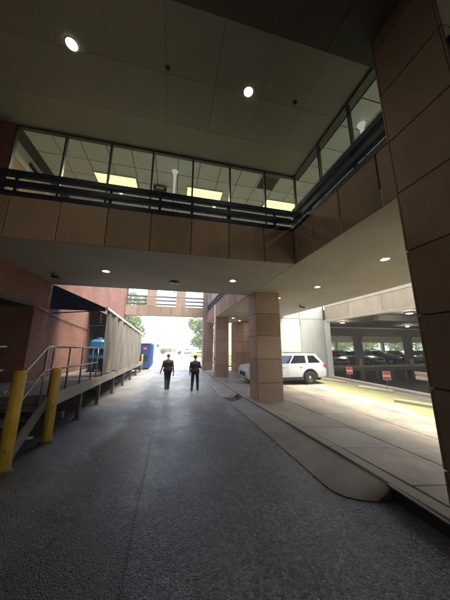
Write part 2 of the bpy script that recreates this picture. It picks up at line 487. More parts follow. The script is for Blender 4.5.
class MB:
    def __init__(s):
        s.v, s.f, s.sm = [], [], []
    def add(s, vs, fs, smooth=False):
        n = len(s.v)
        s.v += [tuple(v) for v in vs]
        s.f += [tuple(i + n for i in f) for f in fs]
        s.sm += [smooth] * len(fs)
        return s
    def box(s, x0, x1, y0, y1, z0, z1):
        return s.add([(x0, y0, z0), (x1, y0, z0), (x1, y1, z0), (x0, y1, z0), (x0, y0, z1), (x1, y0, z1), (x1, y1, z1), (x0, y1, z1)],
                     [(3, 2, 1, 0), (4, 5, 6, 7), (0, 1, 5, 4), (1, 2, 6, 5), (2, 3, 7, 6), (3, 0, 4, 7)])
    def hexa(s, p):
        return s.add(p, [(3, 2, 1, 0), (4, 5, 6, 7), (0, 1, 5, 4), (1, 2, 6, 5), (2, 3, 7, 6), (3, 0, 4, 7)])
    def bar(s, a, b, w, h=None, up=(0, 0, 1)):
        h = h or w
        a, b = Vector(a), Vector(b)
        d = (b - a).normalized()
        u = Vector(up)
        if abs(d.dot(u)) > 0.95: u = Vector((0, 1, 0))
        sx = d.cross(u).normalized() * w / 2
        sz = sx.cross(d).normalized() * h / 2
        return s.hexa([a - sx - sz, a + sx - sz, b + sx - sz, b - sx - sz, a - sx + sz, a + sx + sz, b + sx + sz, b - sx + sz])
    def tube(s, pts, r, n=10, cap=True):
        pts = [Vector(p) for p in pts]
        rr = r if isinstance(r, (list, tuple)) else [r] * len(pts)
        vs, fs = [], []
        for i, p in enumerate(pts):
            d = (pts[min(i + 1, len(pts) - 1)] - pts[max(i - 1, 0)]).normalized()
            u = Vector((0, 0, 1)) if abs(d.z) < 0.9 else Vector((1, 0, 0))
            a = d.cross(u).normalized()
            b = d.cross(a)
            for k in range(n):
                t = 2 * PI * k / n
                vs.append(p + (a * math.cos(t) + b * math.sin(t)) * rr[i])
        for i in range(len(pts) - 1):
            for k in range(n):
                fs.append((i * n + k, i * n + (k + 1) % n, (i + 1) * n + (k + 1) % n, (i + 1) * n + k))
        s.add(vs, fs, True)
        if cap:
            m = len(s.v) - len(vs)
            s.f += [tuple(m + k for k in range(n))[::-1], tuple(m + (len(pts) - 1) * n + k for k in range(n))]
            s.sm += [False, False]
        return s
    def lathe(s, prof, c=(0, 0, 0), n=20, axis='z'):
        vs, fs = [], []
        for r, z in prof:
            for k in range(n):
                t = 2 * PI * k / n
                p = (r * math.cos(t), r * math.sin(t), z)
                if axis == 'y': p = (p[0], p[2], p[1])
                if axis == 'x': p = (p[2], p[0], p[1])
                vs.append((c[0] + p[0], c[1] + p[1], c[2] + p[2]))
        for i in range(len(prof) - 1):
            for k in range(n):
                fs.append((i * n + k, i * n + (k + 1) % n, (i + 1) * n + (k + 1) % n, (i + 1) * n + k))
        return s.add(vs, fs, True)
    def prism(s, poly, a, b, axis='y'):
        """poly in the two other axes, extruded from a to b"""
        n = len(poly)
        def P(u, w, t):
            return (u, t, w) if axis == 'y' else ((t, u, w) if axis == 'x' else (u, w, t))
        vs = [P(u, w, a) for u, w in poly] + [P(u, w, b) for u, w in poly]
        fs = [tuple(range(n)), tuple(range(2 * n - 1, n - 1, -1))]
        fs += [(i, i + n, (i + 1) % n + n, (i + 1) % n) for i in range(n)]
        return s.add(vs, fs)
    def mesh(s, name, m, off=(0, 0, 0), bevel=0.0, seg=2):
        bm = bmesh.new()
        o = Vector(off)
        vs = [bm.verts.new(Vector(v) - o) for v in s.v]
        for f, sm in zip(s.f, s.sm):
            try:
                fc = bm.faces.new([vs[i] for i in f])
                fc.smooth = sm
            except ValueError:
                pass
        bmesh.ops.recalc_face_normals(bm, faces=bm.faces)
        if bevel:
            bmesh.ops.bevel(bm, geom=list(bm.edges), offset=bevel, segments=seg, affect='EDGES', profile=0.6, clamp_overlap=True)
        me = bpy.data.meshes.new(name)
        bm.to_mesh(me)
        bm.free()
        me.materials.append(m)
        return me
    def build(s, name, m, parent=None, bevel=0.0, seg=2, local=False):
        off = Vector((0, 0, 0))
        if parent and not local:
            off = OFF.get(parent.name, off)
        o = place(name, s.mesh(name, m, off, bevel, seg), parent)
        if parent: OFF[o.name] = off
        return o

def piece_mesh(sx, sy, sz, m, bevel=0.012):
    return MB().box(-sx / 2, sx / 2, -sy / 2, sy / 2, -sz / 2, sz / 2).mesh('piece', m, (0, 0, 0), bevel, 1)
_pm = {}
def piece(name, x0, x1, y0, y1, z0, z1, m, parent, bevel=0.012):
    k = (round(x1 - x0, 4), round(y1 - y0, 4), round(z1 - z0, 4), m.name, bevel)
    if k not in _pm: _pm[k] = piece_mesh(*k[:3], m, bevel)
    o = OFF.get(parent.name, Vector((0, 0, 0))) if parent else Vector((0, 0, 0))
    return place(name, _pm[k], parent, Vector(((x0 + x1) / 2, (y0 + y1) / 2, (z0 + z1) / 2)) - o)

def lerp_tab(tab, t):
    if t <= tab[0][0]: return tab[0][1]
    for (a, va), (b, vb) in zip(tab, tab[1:]):
        if t <= b:
            u = (t - a) / (b - a)
            u = u * u * (3 - 2 * u) * 0.5 + u * 0.5
            return va + (vb - va) * u
    return tab[-1][1]
ZL = [(-8, -1.80), (0, -1.82), (4.4, -1.87), (7, -1.95), (13, -2.04), (20, -2.08), (24, -2.12)]
ZR = [(-8, -1.88), (0, -1.92), (3, -1.95), (6, -2.03), (9, -2.18), (12.5, -2.32), (16, -2.2), (21, -2.15), (24, -2.12)]
ZS = [(-8, -1.70), (0, -1.72), (2.15, -1.75), (5.6, -1.87), (9, -2.0), (16, -2.14), (24, -2.16)]
def z_road(x, y):
    u = min(1, max(0, (x + 2.4) / 5.0))
    return lerp_tab(ZL, y) * (1 - u) + lerp_tab(ZR, y) * u
def z_yard(x, y):
    u = min(1, max(0, (x - 3.1) / 4.2))
    return lerp_tab(ZS, y) * (1 - u) + (-2.2) * u

# ================================================================== ground
def sheet(name, xs, ys, zf, m, parent=None, kind='structure', sub=None):
    vs = [(x, y, zf(x, y)) for y in ys for x in xs]
    n = len(xs)
    fs = [(j * n + i, j * n + i + 1, (j + 1) * n + i + 1, (j + 1) * n + i) for j in range(len(ys) - 1) for i in range(n - 1)]
    o = MB().add(vs, fs, True).build(name, m, parent)
    return tag(o, kind=kind)
def frange(a, b, n): return [a + (b - a) * i / n for i in range(n + 1)]

sheet('ground', frange(-400, 400, 8), frange(-400, 400, 8), lambda x, y: -3.5, M["earth"])
sheet('road', frange(-4.15, 2.98, 24), [-26, -16] + frange(-8, 22.2, 75), z_road, M['asphalt'])
def z_out(x, y): return -2.125 - 0.25 * max(0, (y - 22)) / 100
sheet('driveway', frange(-40, 60, 20), [22.2, 26, 30, 36, 44, 55, 70, 90, 125], z_out, M['plaza'])
sheet('side_yard', [7.74, 8.2, 9, 10, 11.0, 11.6], [-26] + frange(-8, 22.2, 24), lambda x, y: z_yard(x, y) - 0.004, M['moss'])
# sidewalk: kerb stones and slabs laid on a bed
bed = sheet('sidewalk', [2.93, 3.1, 4.4, 6.0, 7.74], [-26] + frange(-8, 22.2, 30), lambda x, y: z_yard(x, y) - 0.035, M['joint'])
xs_ = [3.11, 4.4, 6.05, 7.72]
k = 0
y = -2.33
while y < 21.5:
    for xa, xb in zip(xs_, xs_[1:]):
        g = 0.009
        dz = random.uniform(-0.004, 0.004)
        c = [(xa + g, y + g), (xb - g, y + g), (xb - g, y + 1.25 - g), (xa + g, y + 1.25 - g)]
        p = [(a, b, z_yard(a, b) - 0.10) for a, b in c] + [(a, b, z_yard(a, b) + dz) for a, b in c]
        MB().hexa(p).build('slab', M['slab'], bed, 0.008, 1)
    y += 1.25
y = -6.0
while y < 21.0:
    c = [(2.9, y + 0.004), (3.10, y + 0.004), (3.10, y + 2.496), (2.9, y + 2.496)]
    p = [(a, b, z_yard(a, b) - 0.42) for a, b in c] + [(a, b, z_yard(a, b) + 0.004) for a, b in c]
    if 9.25 < y < 9.9: pass
    MB().hexa(p).build('kerb_stone', M['slab'], bed, 0.018, 2)
    y += 2.5
# sloping concrete gutter aprons either side of the drain inlet
def apron(name, ya, yb, x0, x1, n):
    vs, fs = [], []
    for i in range(n + 1):
        u = i / n
        yy = ya + (yb - ya) * (u * u * (3 - 2 * u))
        e0, e1 = min(1, (yy - ya) / .42), min(1, (yb - yy) / .25)
        rnd_ = math.sqrt(max(0, 1 - (1 - e0) ** 2)) * math.sqrt(max(0, 1 - (1 - e1) ** 2))
        xo = 2.86 + (x0 + (x1 - x0) * u - 2.86) * max(.04, rnd_)
        zb, zt = z_road(xo, yy), z_yard(2.9, yy) - 0.035
        vs += [(xo, yy, zb - 0.05), (xo, yy, zb + 0.012), (xo + (2.897 - xo) * 0.55, yy, zb + 0.012 + (zt - zb) * 0.42), (2.897, yy, zt), (2.897, yy, zb - 0.05)]
    for i in range(n):
        for k_ in range(4):
            fs.append((i * 5 + k_, i * 5 + k_ + 1, i * 5 + k_ + 6, i * 5 + k_ + 5))
    fs += [(0, 1, 2, 3, 4), tuple(n * 5 + k_ for k_ in range(5))]
    o = MB().add(vs, fs, True).build(name, M['apron'], None)
    o.data.set_sharp_from_angle(angle=R(35))
    return tag(o, kind='structure')
apron('gutter_apron', 2.75, 9.15, 2.2, 2.28, 30)
apron('gutter_apron', 9.95, 15.5, 2.15, 2.45, 30)
# storm drain inlet: a cast frame with a grate bar under the kerb
t = thing('storm_drain', 'dark storm drain inlet gap at the kerb between two concrete gutter aprons', 'drain', (2.6, 9.55, -2.2))
zc = z_road(2.6, 9.55)
MB().box(2.32, 2.895, 9.17, 9.93, zc - 0.02, zc + 0.012).build('pit_plate', M['black'], t, 0.004)
for i in range(5):
    MB().box(2.36 + i * 0.105, 2.40 + i * 0.105, 9.2, 9.9, zc + 0.013, zc + 0.03).build('grate_bar', M['dark_steel'], t, 0.004)
t = thing('storm_drain', 'kerb drain opening with a black plate for the shadow under the sidewalk edge, at the near end of the long gutter apron', 'drain', (2.85, 1.9, -1.95))
MB().box(2.872, 2.897, 0.9, 2.75, -1.965, -1.80).build('inlet_shadow', M['black'], t, 0.004)  # black plate stands for the shadow under the sidewalk edge
MB().box(2.84, 2.899, 0.8, 2.8, -1.80, -1.775).build('lintel', M['dark_steel'], t, 0.004)
# verge outside with its kerb
vg = sheet('grass_verge', [4.3, 5, 7, 9, 13], [23, 28, 34, 42, 52, 64, 80], lambda x, y: z_out(x, y) + 0.13, M['grass'])
mb = MB()
for a in frange(23, 78, 22)[:-1]:
    mb.box(4.1, 4.3, a + 0.01, a + 2.49, z_out(4, a) - 0.05, z_out(4, a) + 0.15)
tag(mb.build('kerb', M['plaza'], None, 0.02, 1), kind='structure')
mb = MB()
for i in range(5200):
    x, y = random.uniform(4.32, 12.5), 23 + 50 * random.random() ** 1.6
    a = random.uniform(0, PI); h = random.uniform(0.05, 0.16); z = z_out(x, y) + 0.128
    dx, dy = 0.03 * math.cos(a), 0.03 * math.sin(a)
    lx, ly = random.uniform(-.05, .05), random.uniform(-.05, .05)
    mb.add([(x - dx, y - dy, z), (x + dx, y + dy, z), (x + lx, y + ly, z + h)], [(0, 1, 2)])
tag(mb.build('verge_grass', M['grass'], None), kind='stuff')
# dead leaves and grit
mb = MB()
for i in range(260):
    if i < 150: x, y = 2.75 - abs(random.gauss(0, 0.35)), random.uniform(0.6, 12)
    else: x, y = random.uniform(-2.2, 2.3), random.uniform(0.8, 9)
    if 2.15 < x and 2.8 < y: continue
    z = z_road(x, y) + 0.008
    a, s_ = random.uniform(0, PI), random.uniform(0.008, 0.022)
    ca, sa = math.cos(a) * s_, math.sin(a) * s_
    mb.add([(x - ca, y - sa, z), (x + sa * .5, y - ca * .5, z + s_ * random.uniform(0, .5)), (x + ca, y + sa, z + .002), (x - sa * .5, y + ca * .5, z + s_ * .3)], [(0, 1, 2, 3)])
tag(mb.build('leaf_litter', M['debris'], None), kind='stuff')

# ================================================================== overhead building (bridge over the drive + right wing)
H = 2.09
bld = thing('overhead_building', 'tan panelled upper storey bridging over the drive, with lit windows and soffit', 'building', (3.0, 4.9, H))
MB().box(-4.14, 3.0, 4.96, 8.62, H, H + 0.28).build('bridge_soffit', M['soffit'], bld)
MB().box(3.012, 7.70, -26, 20.4, H - 0.004, H + 0.28).build('wing_soffit', M['soffit'], bld)
MB().box(-4.14, 3.03, 4.955, 5.10, H + 0.001, 2.96).build('upstand', M['joint'], bld)
MB().box(3.055, 3.20, -26, 20.4, H + 0.001, 2.955).build('upstand', M['joint'], bld)
ex = [3.008, 2.16, 1.24, 0.31, -0.61, -1.53, -2.46, -3.38, -4.14]
for a, b in zip(ex[1:], ex):
    piece('fascia_panel', a + 0.007, b - 0.007, 4.91, 4.953, H - 0.01, 3.0, M['panel'], bld)
ey = [4.908, 4.1, 3.25, 2.4, 1.5, 0.6, -0.3, -1.2, -2.1]
for a, b in zip(ey[1:], ey):
    piece('fascia_panel', 3.008, 3.052, a + 0.007, b - 0.007, H - 0.01, 3.0, M['panel'], bld)
y = 8.64
while y < 19.6:
    piece('fascia_panel', 3.008, 3.052, y + 0.007, y + 0.813, H - 0.01, 3.0, M['panel'], bld)
    y += 0.82
ex2 = frange(-4.14, 3.0, 8)
for a, b in zip(ex2, ex2[1:]):      # rear face of the bridge
    piece('fascia_panel', a + 0.007, b - 0.007, 8.622, 8.662, H - 0.01, 5.9, M['panel'], bld)
MB().box(-4.14, 7.7, -26, 8.66, 5.62, 5.95).build('roof', M['garage_dark'], bld)  # carried back out of view behind the camera to block light
MB().box(3.0, 7.7, 8.663, 20.4, 5.62, 5.95).build('roof', M['garage_dark'], bld)
MB().box(-4.14, 3.3, 5.12, 8.6, 2.40, 2.56).build('room_floor', M['white'], bld)
MB().box(3.41, 7.7, -26, 20.4, 2.40, 2.56).build('room_floor', M['white'], bld)
MB().box(-4.14, 7.62, 8.45, 8.60, 2.56, 5.6).build('room_wall', M['beige'], bld)
MB().box(7.55, 7.7, -26, 20.4, 2.375, 5.6).build('room_wall', M['beige'], bld)
MB().box(3.36, 3.46, 8.66, 20.4, 2.56, 5.6).build('room_wall', M['beige'], bld)
MB().box(-4.145, -4.05, 5.3, 8.45, 2.56, 5.6).build('room_wall', M['white'], bld)
MB().box(3.1, 7.7, 20.2, 20.39, H + .28, 5.6).build('room_wall', M['beige'], bld)

# ---- window wall
ww = thing('window_wall', 'row of framed corridor windows behind the navy balcony rail', 'window', (3.35, 5.26, 2.6))
mx = [-4.02, -2.72, -1.72, -0.71, 0.32, 1.35, 2.39, 3.37]
mx[0] = -3.74
my = [5.24, 4.1, 3.1, 2.1, 1.1, 0.1, -0.9, -1.9]
for x in mx:
    MB().box(x - 0.022, x + 0.022, 5.22, 5.30, 2.62, 4.965).build('mullion', M['alu'], ww, 0.004, 1)
for y in my[1:]:
    MB().box(3.33, 3.41, y - 0.022, y + 0.022, 2.62, 4.965).build('mullion', M['alu'], ww, 0.004, 1)
MB().box(-3.765, 3.41, 5.215, 5.305, 4.965, 5.02).build('head_rail', M['alu'], ww, 0.004, 1)
MB().box(3.325, 3.415, -1.9, 5.21, 4.965, 5.02).build('head_rail', M['alu'], ww, 0.004, 1)
MB().box(-3.765, 3.41, 5.215, 5.305, 2.56, 2.62).build('sill_rail', M['alu'], ww, 0.004, 1)
MB().box(3.325, 3.415, -1.9, 5.21, 2.56, 2.62).build('sill_rail', M['alu'], ww, 0.004, 1)
for a, b in zip(mx, mx[1:]):
    MB().box(a + 0.023, b - 0.023, 5.255, 5.265, 2.621, 4.964).build('pane', M['glass'], ww)
for a, b in zip(my[1:], my):
    MB().box(3.365, 3.375, a + 0.023, b - 0.023, 2.621, 4.964).build('pane', M['glass'], ww)
MB().box(-4.14, -3.77, 5.2, 5.32, 2.56, 5.02).build('end_panel', M['brick'], bld)

# ---- ceilings
ac = tag(MB().box(-4.14, 3.42, 2.44, 5.33, 5.045, 5.09).build('atrium_ceiling', M['ceil_dark'], None), kind='structure')
cx = [3.40 - 0.94 * i for i in range(9)]
cx[-1] = -4.13
cyy = [5.33, 4.37, 3.41, 2.45]
for a, b in zip(cx[1:], cx):
    for c, d in zip(cyy[1:], cyy):
        dz = random.uniform(-0.003, 0.003)
        o = piece('ceiling_panel', a + 0.002, b - 0.002, c + 0.002, d - 0.002, 5.024, 5.044, M['ceil_panel'], ac, 0.0015)
        o.rotation_euler = (random.uniform(-.003, .003), random.uniform(-.003, .003), 0)
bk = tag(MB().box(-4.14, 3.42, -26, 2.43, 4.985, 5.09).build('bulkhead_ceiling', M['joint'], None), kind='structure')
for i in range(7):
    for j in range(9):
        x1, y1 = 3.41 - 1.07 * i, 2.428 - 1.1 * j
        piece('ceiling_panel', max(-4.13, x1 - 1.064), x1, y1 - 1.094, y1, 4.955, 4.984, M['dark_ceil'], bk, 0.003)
def sprinkler(x, y, z, lab):
    t = thing('sprinkler_head', lab, 'sprinkler', (x, y, z), group='sprinkler heads under the high ceiling')
    MB().lathe([(0.0, 0), (0.045, 0), (0.045, -0.008), (0.015, -0.012), (0.012, -0.04), (0, -0.04)], (x, y, z), 12).build('escutcheon', M['dark_steel'], t)
    MB().lathe([(0, -0.04), (0.022, -0.042), (0.022, -0.046), (0, -0.047)], (x, y, z), 10).build('deflector', M['dark_steel'], t)
sprinkler(-0.32, 3.32, 5.023, 'small dark sprinkler head between the two bright ceiling downlights')
sprinkler(2.27, 3.32, 5.023, 'small dark sprinkler head between the right high downlight and the corner windows')

# ---- rooms behind the glass: lay-in tile ceiling
rc = tag(MB().box(-4.05, 7.55, -1.9, 8.45, 5.085, 5.12).build('room_ceiling', M['alu'], None), kind='structure')
TRO = [(-2.52, 6.40), (0.22, 6.40), (2.98, 6.40), (5.0, 2.9), (5.0, 0.2)]
tiles = []
for i in range(19):
    for j in range(17):
        x, y = -3.74 + 0.61 * i - 0.0, 8.44 - 0.61 * (j + 1)
        if x + 0.6 > 7.55 or (x < 3.4 and y < 5.31): continue
        piece('ceiling_tile', x + 0.009, x + 0.601, y + 0.009, y + 0.601, 5.055 + random.uniform(-.003, .003), 5.075, M['tile'], rc, 0.004)
for i, (a, b) in enumerate(TRO):
    sx, sy = (1.2, 0.58) if i < 3 else (0.58, 1.2)
    lab = ['lit ceiling panel light behind the left corridor windows', 'lit ceiling panel light behind the middle corridor windows',
           'lit ceiling panel light beside the corner of the corridor windows', 'lit ceiling panel light seen through the right hand rail gap',
           'lit ceiling panel light deep in the right wing room'][i]
    t = thing('ceiling_light', lab, 'ceiling light', (a, b, 5.05), group='fluorescent panel lights in the corridor ceiling')
    mb = MB()
    for x0, x1, y0, y1 in ((a, a + sx, b, b + .025), (a, a + sx, b + sy - .025, b + sy), (a, a + .025, b + .026, b + sy - .026), (a + sx - .025, a + sx, b + .026, b + sy - .026)):
        mb.box(x0, x1, y0, y1, 5.018, 5.052)
    mb.build('frame', M['white'], t)
    MB().box(a + .026, a + sx - .026, b + .026, b + sy - .026, 5.024, 5.045).build('diffuser', M['troffer'], t)
    for k_ in (.25, .75):
        ld = bpy.data.lights.new('tube_lamp', 'SPOT')
        ld.energy = 5; ld.color = (1.0, .95, .84); ld.spot_size = R(172); ld.spot_blend = .3; ld.shadow_soft_size = .06
        lo = bpy.data.objects.new('tube_lamp', ld); C.objects.link(lo); lo.parent = t
        lo.location = (sx * (k_ if i < 3 else .5), sy * (.5 if i < 3 else k_), -.11)
# vent grille
t = thing('ceiling_vent', 'grey square air vent in the corridor ceiling above the rightmost back window', 'vent', (2.42, 5.6, 5.05))
MB().box(2.42, 2.98, 5.42, 5.98, 5.04, 5.053).build('frame', M['alu'], t, 0.004)
for i in range(6):
    MB().box(2.46, 2.94, 5.46 + i * 0.085, 5.50 + i * 0.085, 5.032, 5.039).build('slat', M['garage_dark'], t)
# exit-style box hung in the corridor, dark casing with pale face
t = thing('ceiling_projector', 'small dark box with a pale face hung from the corridor ceiling', 'projector', (-0.62, 6.6, 4.9))
MB().box(-0.82, -0.42, 6.55, 6.75, 4.86, 5.0).build('casing', M['dark_steel'], t, 0.015)
MB().box(-0.74, -0.5, 6.542, 6.549, 4.89, 4.97).build('face', M['white'], t)
MB().tube([(-0.62, 6.65, 5.0), (-0.62, 6.65, 5.07)], 0.02, 8).build('stem', M['dark_steel'], t)
def glint_prop(x, y, lab):  # added glowing forms standing in for bright reflections in the glass
    t = thing('glint_stand_in', lab, 'lamp', (x, y, 4.2), group='slim pale stand-ins for reflections in the corridor glass')
    MB().lathe([(0.0, 0), (0.03, 0.0), (0.038, 0.5), (0.045, 0.62), (0.09, 0.74), (0.08, 0.74), (0.04, 0.62), (0.0, 0.6)], (x, y, 4.2), 14).build('glow_cone', M['glint'], t)
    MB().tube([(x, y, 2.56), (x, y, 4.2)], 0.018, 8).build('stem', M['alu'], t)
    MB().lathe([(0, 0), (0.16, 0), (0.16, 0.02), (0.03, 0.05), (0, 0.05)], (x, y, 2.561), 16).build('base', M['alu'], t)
glint_prop(-0.16, 5.75, 'slim pale torch with flared top, stand-in for a reflection in the fourth back window')
glint_prop(3.95, 3.35, 'slim pale torch with flared top, stand-in for a reflection in the right wing windows')
# door on the left side wall of the corridor
t = thing('corridor_door', 'oak door with white frame at the left end of the corridor', 'door', (-4.04, 6.3, 2.56))
for y0, y1, z0, z1 in ((5.45, 5.55, 2.57, 4.55), (8.2, 8.3, 2.57, 4.55), (5.45, 8.3, 4.551, 4.72)):
    MB().box(-4.048, -3.99, y0, y1, z0, z1).build('frame', M['white'], t, 0.006)
for i in range(3):
    MB().box(-4.046, -4.01, 5.56 + i * 0.88, 6.43 + i * 0.88, 2.58, 4.545).build('leaf', M['wood'], t, 0.004)
    MB().box(-4.009, -3.97, 6.32 + i * 0.88, 6.35 + i * 0.88, 3.5, 3.8).build('handle', M['steel'], t, 0.004)
MB().box(-4.048, -4.02, 6.3, 6.75, 4.80, 4.92).build('name_plate', M['dark_steel'], t, 0.004)

# ---- balcony rail
def rail_run(t, a, b, posts):
    for z in (3.07, 3.32, 3.56):
        MB().bar((a[0], a[1], z), (b[0], b[1], z), 0.11, 0.13).build('rail', M['navy'], t, 0.012, 2)
    for x, y in posts:
        MB().box(x - 0.03, x + 0.03, y - 0.03, y + 0.03, 2.965, 3.60).build('post', M['navy'], t, 0.006)
t = thing('balcony_railing', 'navy three bar balcony railing across the back over the bridge', 'railing', (0, 4.98, 3.0))
rail_run(t, (-4.13, 4.985), (2.99, 4.985), [(x, 5.06) for x in (-3.4, -1.55, -0.45, 0.32, 1.25, 2.55)])
t = thing('balcony_railing', 'navy three bar balcony railing along the right arm', 'railing', (3.09, 2, 3.0))
rail_run(t, (3.075, 5.04), (3.075, -2), [(3.15, y) for y in (4.3, 2.9, 1.0, -.8)])
t = thing('balcony_railing', 'navy balcony railing glimpsed above the far right tan parapet', 'railing', (3.09, 14, 3.0))
rail_run(t, (3.075, 8.7), (3.075, 20.3), [(3.15, y) for y in (9.5, 11.5, 13.5, 15.5, 17.5, 19.5)])

# ---- pillars with precast panels
def pillar(x0, x1, y0, y1, zb, zt, lab, name='concrete_pillar', group='tan panelled pillars along the sidewalk', pitch=0.86, z0=2.10 - 0.86 * 6):
    t = thing(name, lab, 'pillar', ((x0 + x1) / 2, (y0 + y1) / 2, zb), group=group)
    d = 0.032
    MB().box(x0 + d, x1 - d, y0 + d, y1 - d, zb - 0.3, zt).build('core', M['joint'], t)
    z = z0
    while z < zt:
        a, b = max(z, zb - 0.2), min(z + pitch, zt)
        if b - a > 0.05:
            a2, b2 = a + 0.008, b - 0.008
            piece('panel', x0, x1, y0, y0 + d - .001, a2, b2, M['panel'], t, 0.006)
            piece('panel', x0, x1, y1 - d + .001, y1, a2, b2, M['panel'], t, 0.006)
            piece('panel', x0, x0 + d - .001, y0 + d, y1 - d, a2, b2, M['panel'], t, 0.006)
            piece('panel', x1 - d + .001, x1, y0 + d, y1 - d, a2, b2, M['panel'], t, 0.006)
        z += pitch
    return t
pillar(3.12, 4.11, 8.06, 8.98, -2.02, H - 0.006, 'tan panelled pillar at the corner of the bridge soffit, in front of the white car')
pillar(2.985, 3.99, 1.32, 2.17, -1.8, 4.95, 'dark tan panelled pillar rising to the high ceiling beside the right balcony arm')
pillar(3.09, 4.05, 16.2, 17.1, -2.2, H - 0.006, 'tan panelled pillar under the far right balcony with white downpipe beside it')

# ---- downlights
def downlight(x, y, z, lab, power, grp, r=0.095, spread=120):
    t = thing('downlight', lab, 'downlight', (x, y, z), group=grp)
    MB().lathe([(r, 0.0), (r * 1.25, 0.0), (r * 1.25, -0.008), (r * 1.0, -0.012)], (x, y, z - 0.001), 24).build('trim_ring', M['white'], t)
    MB().lathe([(r * 1.0, -0.011), (r * .62, -0.003), (r * .60, -0.002)], (x, y, z - 0.001), 24).build('reflector', M['lampring'], t)
    MB().lathe([(0.0, -0.004), (r * 0.62, -0.004), (r * 0.62, -0.0015), (0, -0.0015)], (x, y, z - 0.001), 20).build('lens', M['lamp'], t)
    ld = bpy.data.lights.new('downlight_lamp', 'SPOT')
    ld.energy = power
    ld.color = (1.0, 0.88, 0.68)
    ld.spot_size = R(spread)
    ld.spot_blend = 0.7
    ld.shadow_soft_size = r * 0.7
    lo = bpy.data.objects.new('downlight_lamp', ld)
    C.objects.link(lo)
    lo.parent = t
    lo.location = (0, 0, -0.03)
g1 = 'round downlights in the high metal ceiling'
downlight(-1.91, 3.35, 5.022, 'bright round downlight in the high ceiling, the left of two', 4.5, g1, 0.09)
downlight(1.25, 3.35, 5.022, 'bright round downlight in the high ceiling, nearer the pillar', 4.5, g1, 0.09)
g2 = 'round downlights in the low soffits'
PL = 5
downlight(-1.95, 6.7, H, 'round downlight in the bridge soffit on the brick wall side', PL, g2)
downlight(1.83, 6.78, H, 'round downlight in the bridge soffit left of the corner pillar', PL, g2)
downlight(4.95, 4.1, H - .004, 'round downlight in the right soffit closest to the big dark pillar', PL, g2)
downlight(4.99, 6.8, H - .004, 'round downlight in the right soffit midway to the white wall', PL, g2)
downlight(4.5, 8.9, H - .004, 'round downlight in the right soffit just past the corner pillar', PL, g2)
downlight(4.44, 16.4, H - .004, 'tiny far downlight in the soffit left of the corner pillar', PL, g2)
downlight(5.45, 18.0, H - .004, 'farthest tiny downlight in the soffit before the tan side wall', PL, g2)
downlight(4.95, 1.2, H - .004, 'round downlight in the right soffit behind the big dark pillar', PL, g2)
# pendant conduit drop at the soffit edge
t = thing('ceiling_antenna', 'round dark ceiling fixture with a thin white rod hanging below the bridge soffit', 'fixture', (-0.02, 7.35, H))
MB().lathe([(0, 0), (0.17, 0), (0.17, -0.02), (0.12, -0.05), (0.04, -0.07), (0, -0.07)], (-0.02, 7.35, H - .001), 20).build('base', M['alu'], t)
MB().tube([(-0.02, 7.35, H - 0.07), (-0.02, 7.35, H - 0.42)], 0.012, 8).build('rod', M['white'], t)
def cam_dome(x, y, z, lab, d):
    t = thing('security_camera', lab, 'camera', (x, y, z), group='small security cameras under the soffits')
    MB().lathe([(0, 0), (0.06, 0), (0.06, -0.02), (0.02, -0.03), (0.015, -0.07), (0, -0.07)], (x, y, z - .001), 14).build('mount', M['dark_steel'], t)
    MB().bar((x, y, z - 0.09), (x + d[0] * .24, y + d[1] * .24, z - 0.14), 0.08, 0.07).build('body', M['dark_steel'], t, 0.012)
    p = Vector((x + d[0] * .245, y + d[1] * .245, z - 0.141))
    MB().lathe([(0, -.012), (0.028, -.012), (0.028, 0.012), (0, 0.012)], p, 12, 'y').build('lens', M['carglass'], t)
cam_dome(-3.55, 7.3, H, 'small dark security camera under the bridge soffit by the brick wall', (0.9, -0.4))
cam_dome(6.35, 10.2, H - .004, 'small dark security camera near the edge of the right soffit', (0.9, -0.3))

# ================================================================== brick building with recess on the left
bb = thing('brick_building', 'red brick side building with a deep dock recess, left of the drive', 'building', (-4.15, 6, -2))
MB().box(-4.55, -4.15, 7.85, 21.6, -2.6, 9.5).build('wall', M['brick'], bb)
MB().box(-4.55, -4.15, -26, 7.847, 1.27, 9.49).build('wall', M['brick'], bb)
MB().box(-4.55, -4.15, -26, 1.6, -2.6, 1.268).build('wall', M['brick'], bb)
MB().box(-9.0, -4.553, 7.85, 8.25, -2.6, 1.6).build('recess_wall', M['brick'], bb)
MB().box(-9.4, -9.002, 1.2, 8.25, -2.6, 1.6).build('recess_wall', M['brick'], bb)
MB().box(-9.0, -4.553, 1.2, 1.6, -2.6, 1.6).build('recess_wall', M['brick'], bb)
MB().box(-9.0, -4.552, 1.602, 7.848, 1.30, 1.6).build('recess_ceiling', M['garage_dark'], bb)
MB().box(-4.56, -4.14, 1.61, 7.84, 1.14, 1.268).build('lintel', M['dark_steel'], bb)
for x, z0 in ((-4.10, 1.05),):
    MB().tube([(-4.12, 7.9, 1.18), (-4.12, 9.6, 0.98), (-4.12, 12.5, 0.78)], 0.014, 8).build('conduit', M['steel'], bb)

MB().box(-4.149, 3.0, -26.3, -26, -2.6, 5.6).build('rear_light_blocker', M['brick'], bb)  # unseen wall added to keep out light from behind the camera
MB().box(3.002, 11.6, -26.3, -26, -2.6, 5.6).build('rear_light_blocker', M['brick'], bb)
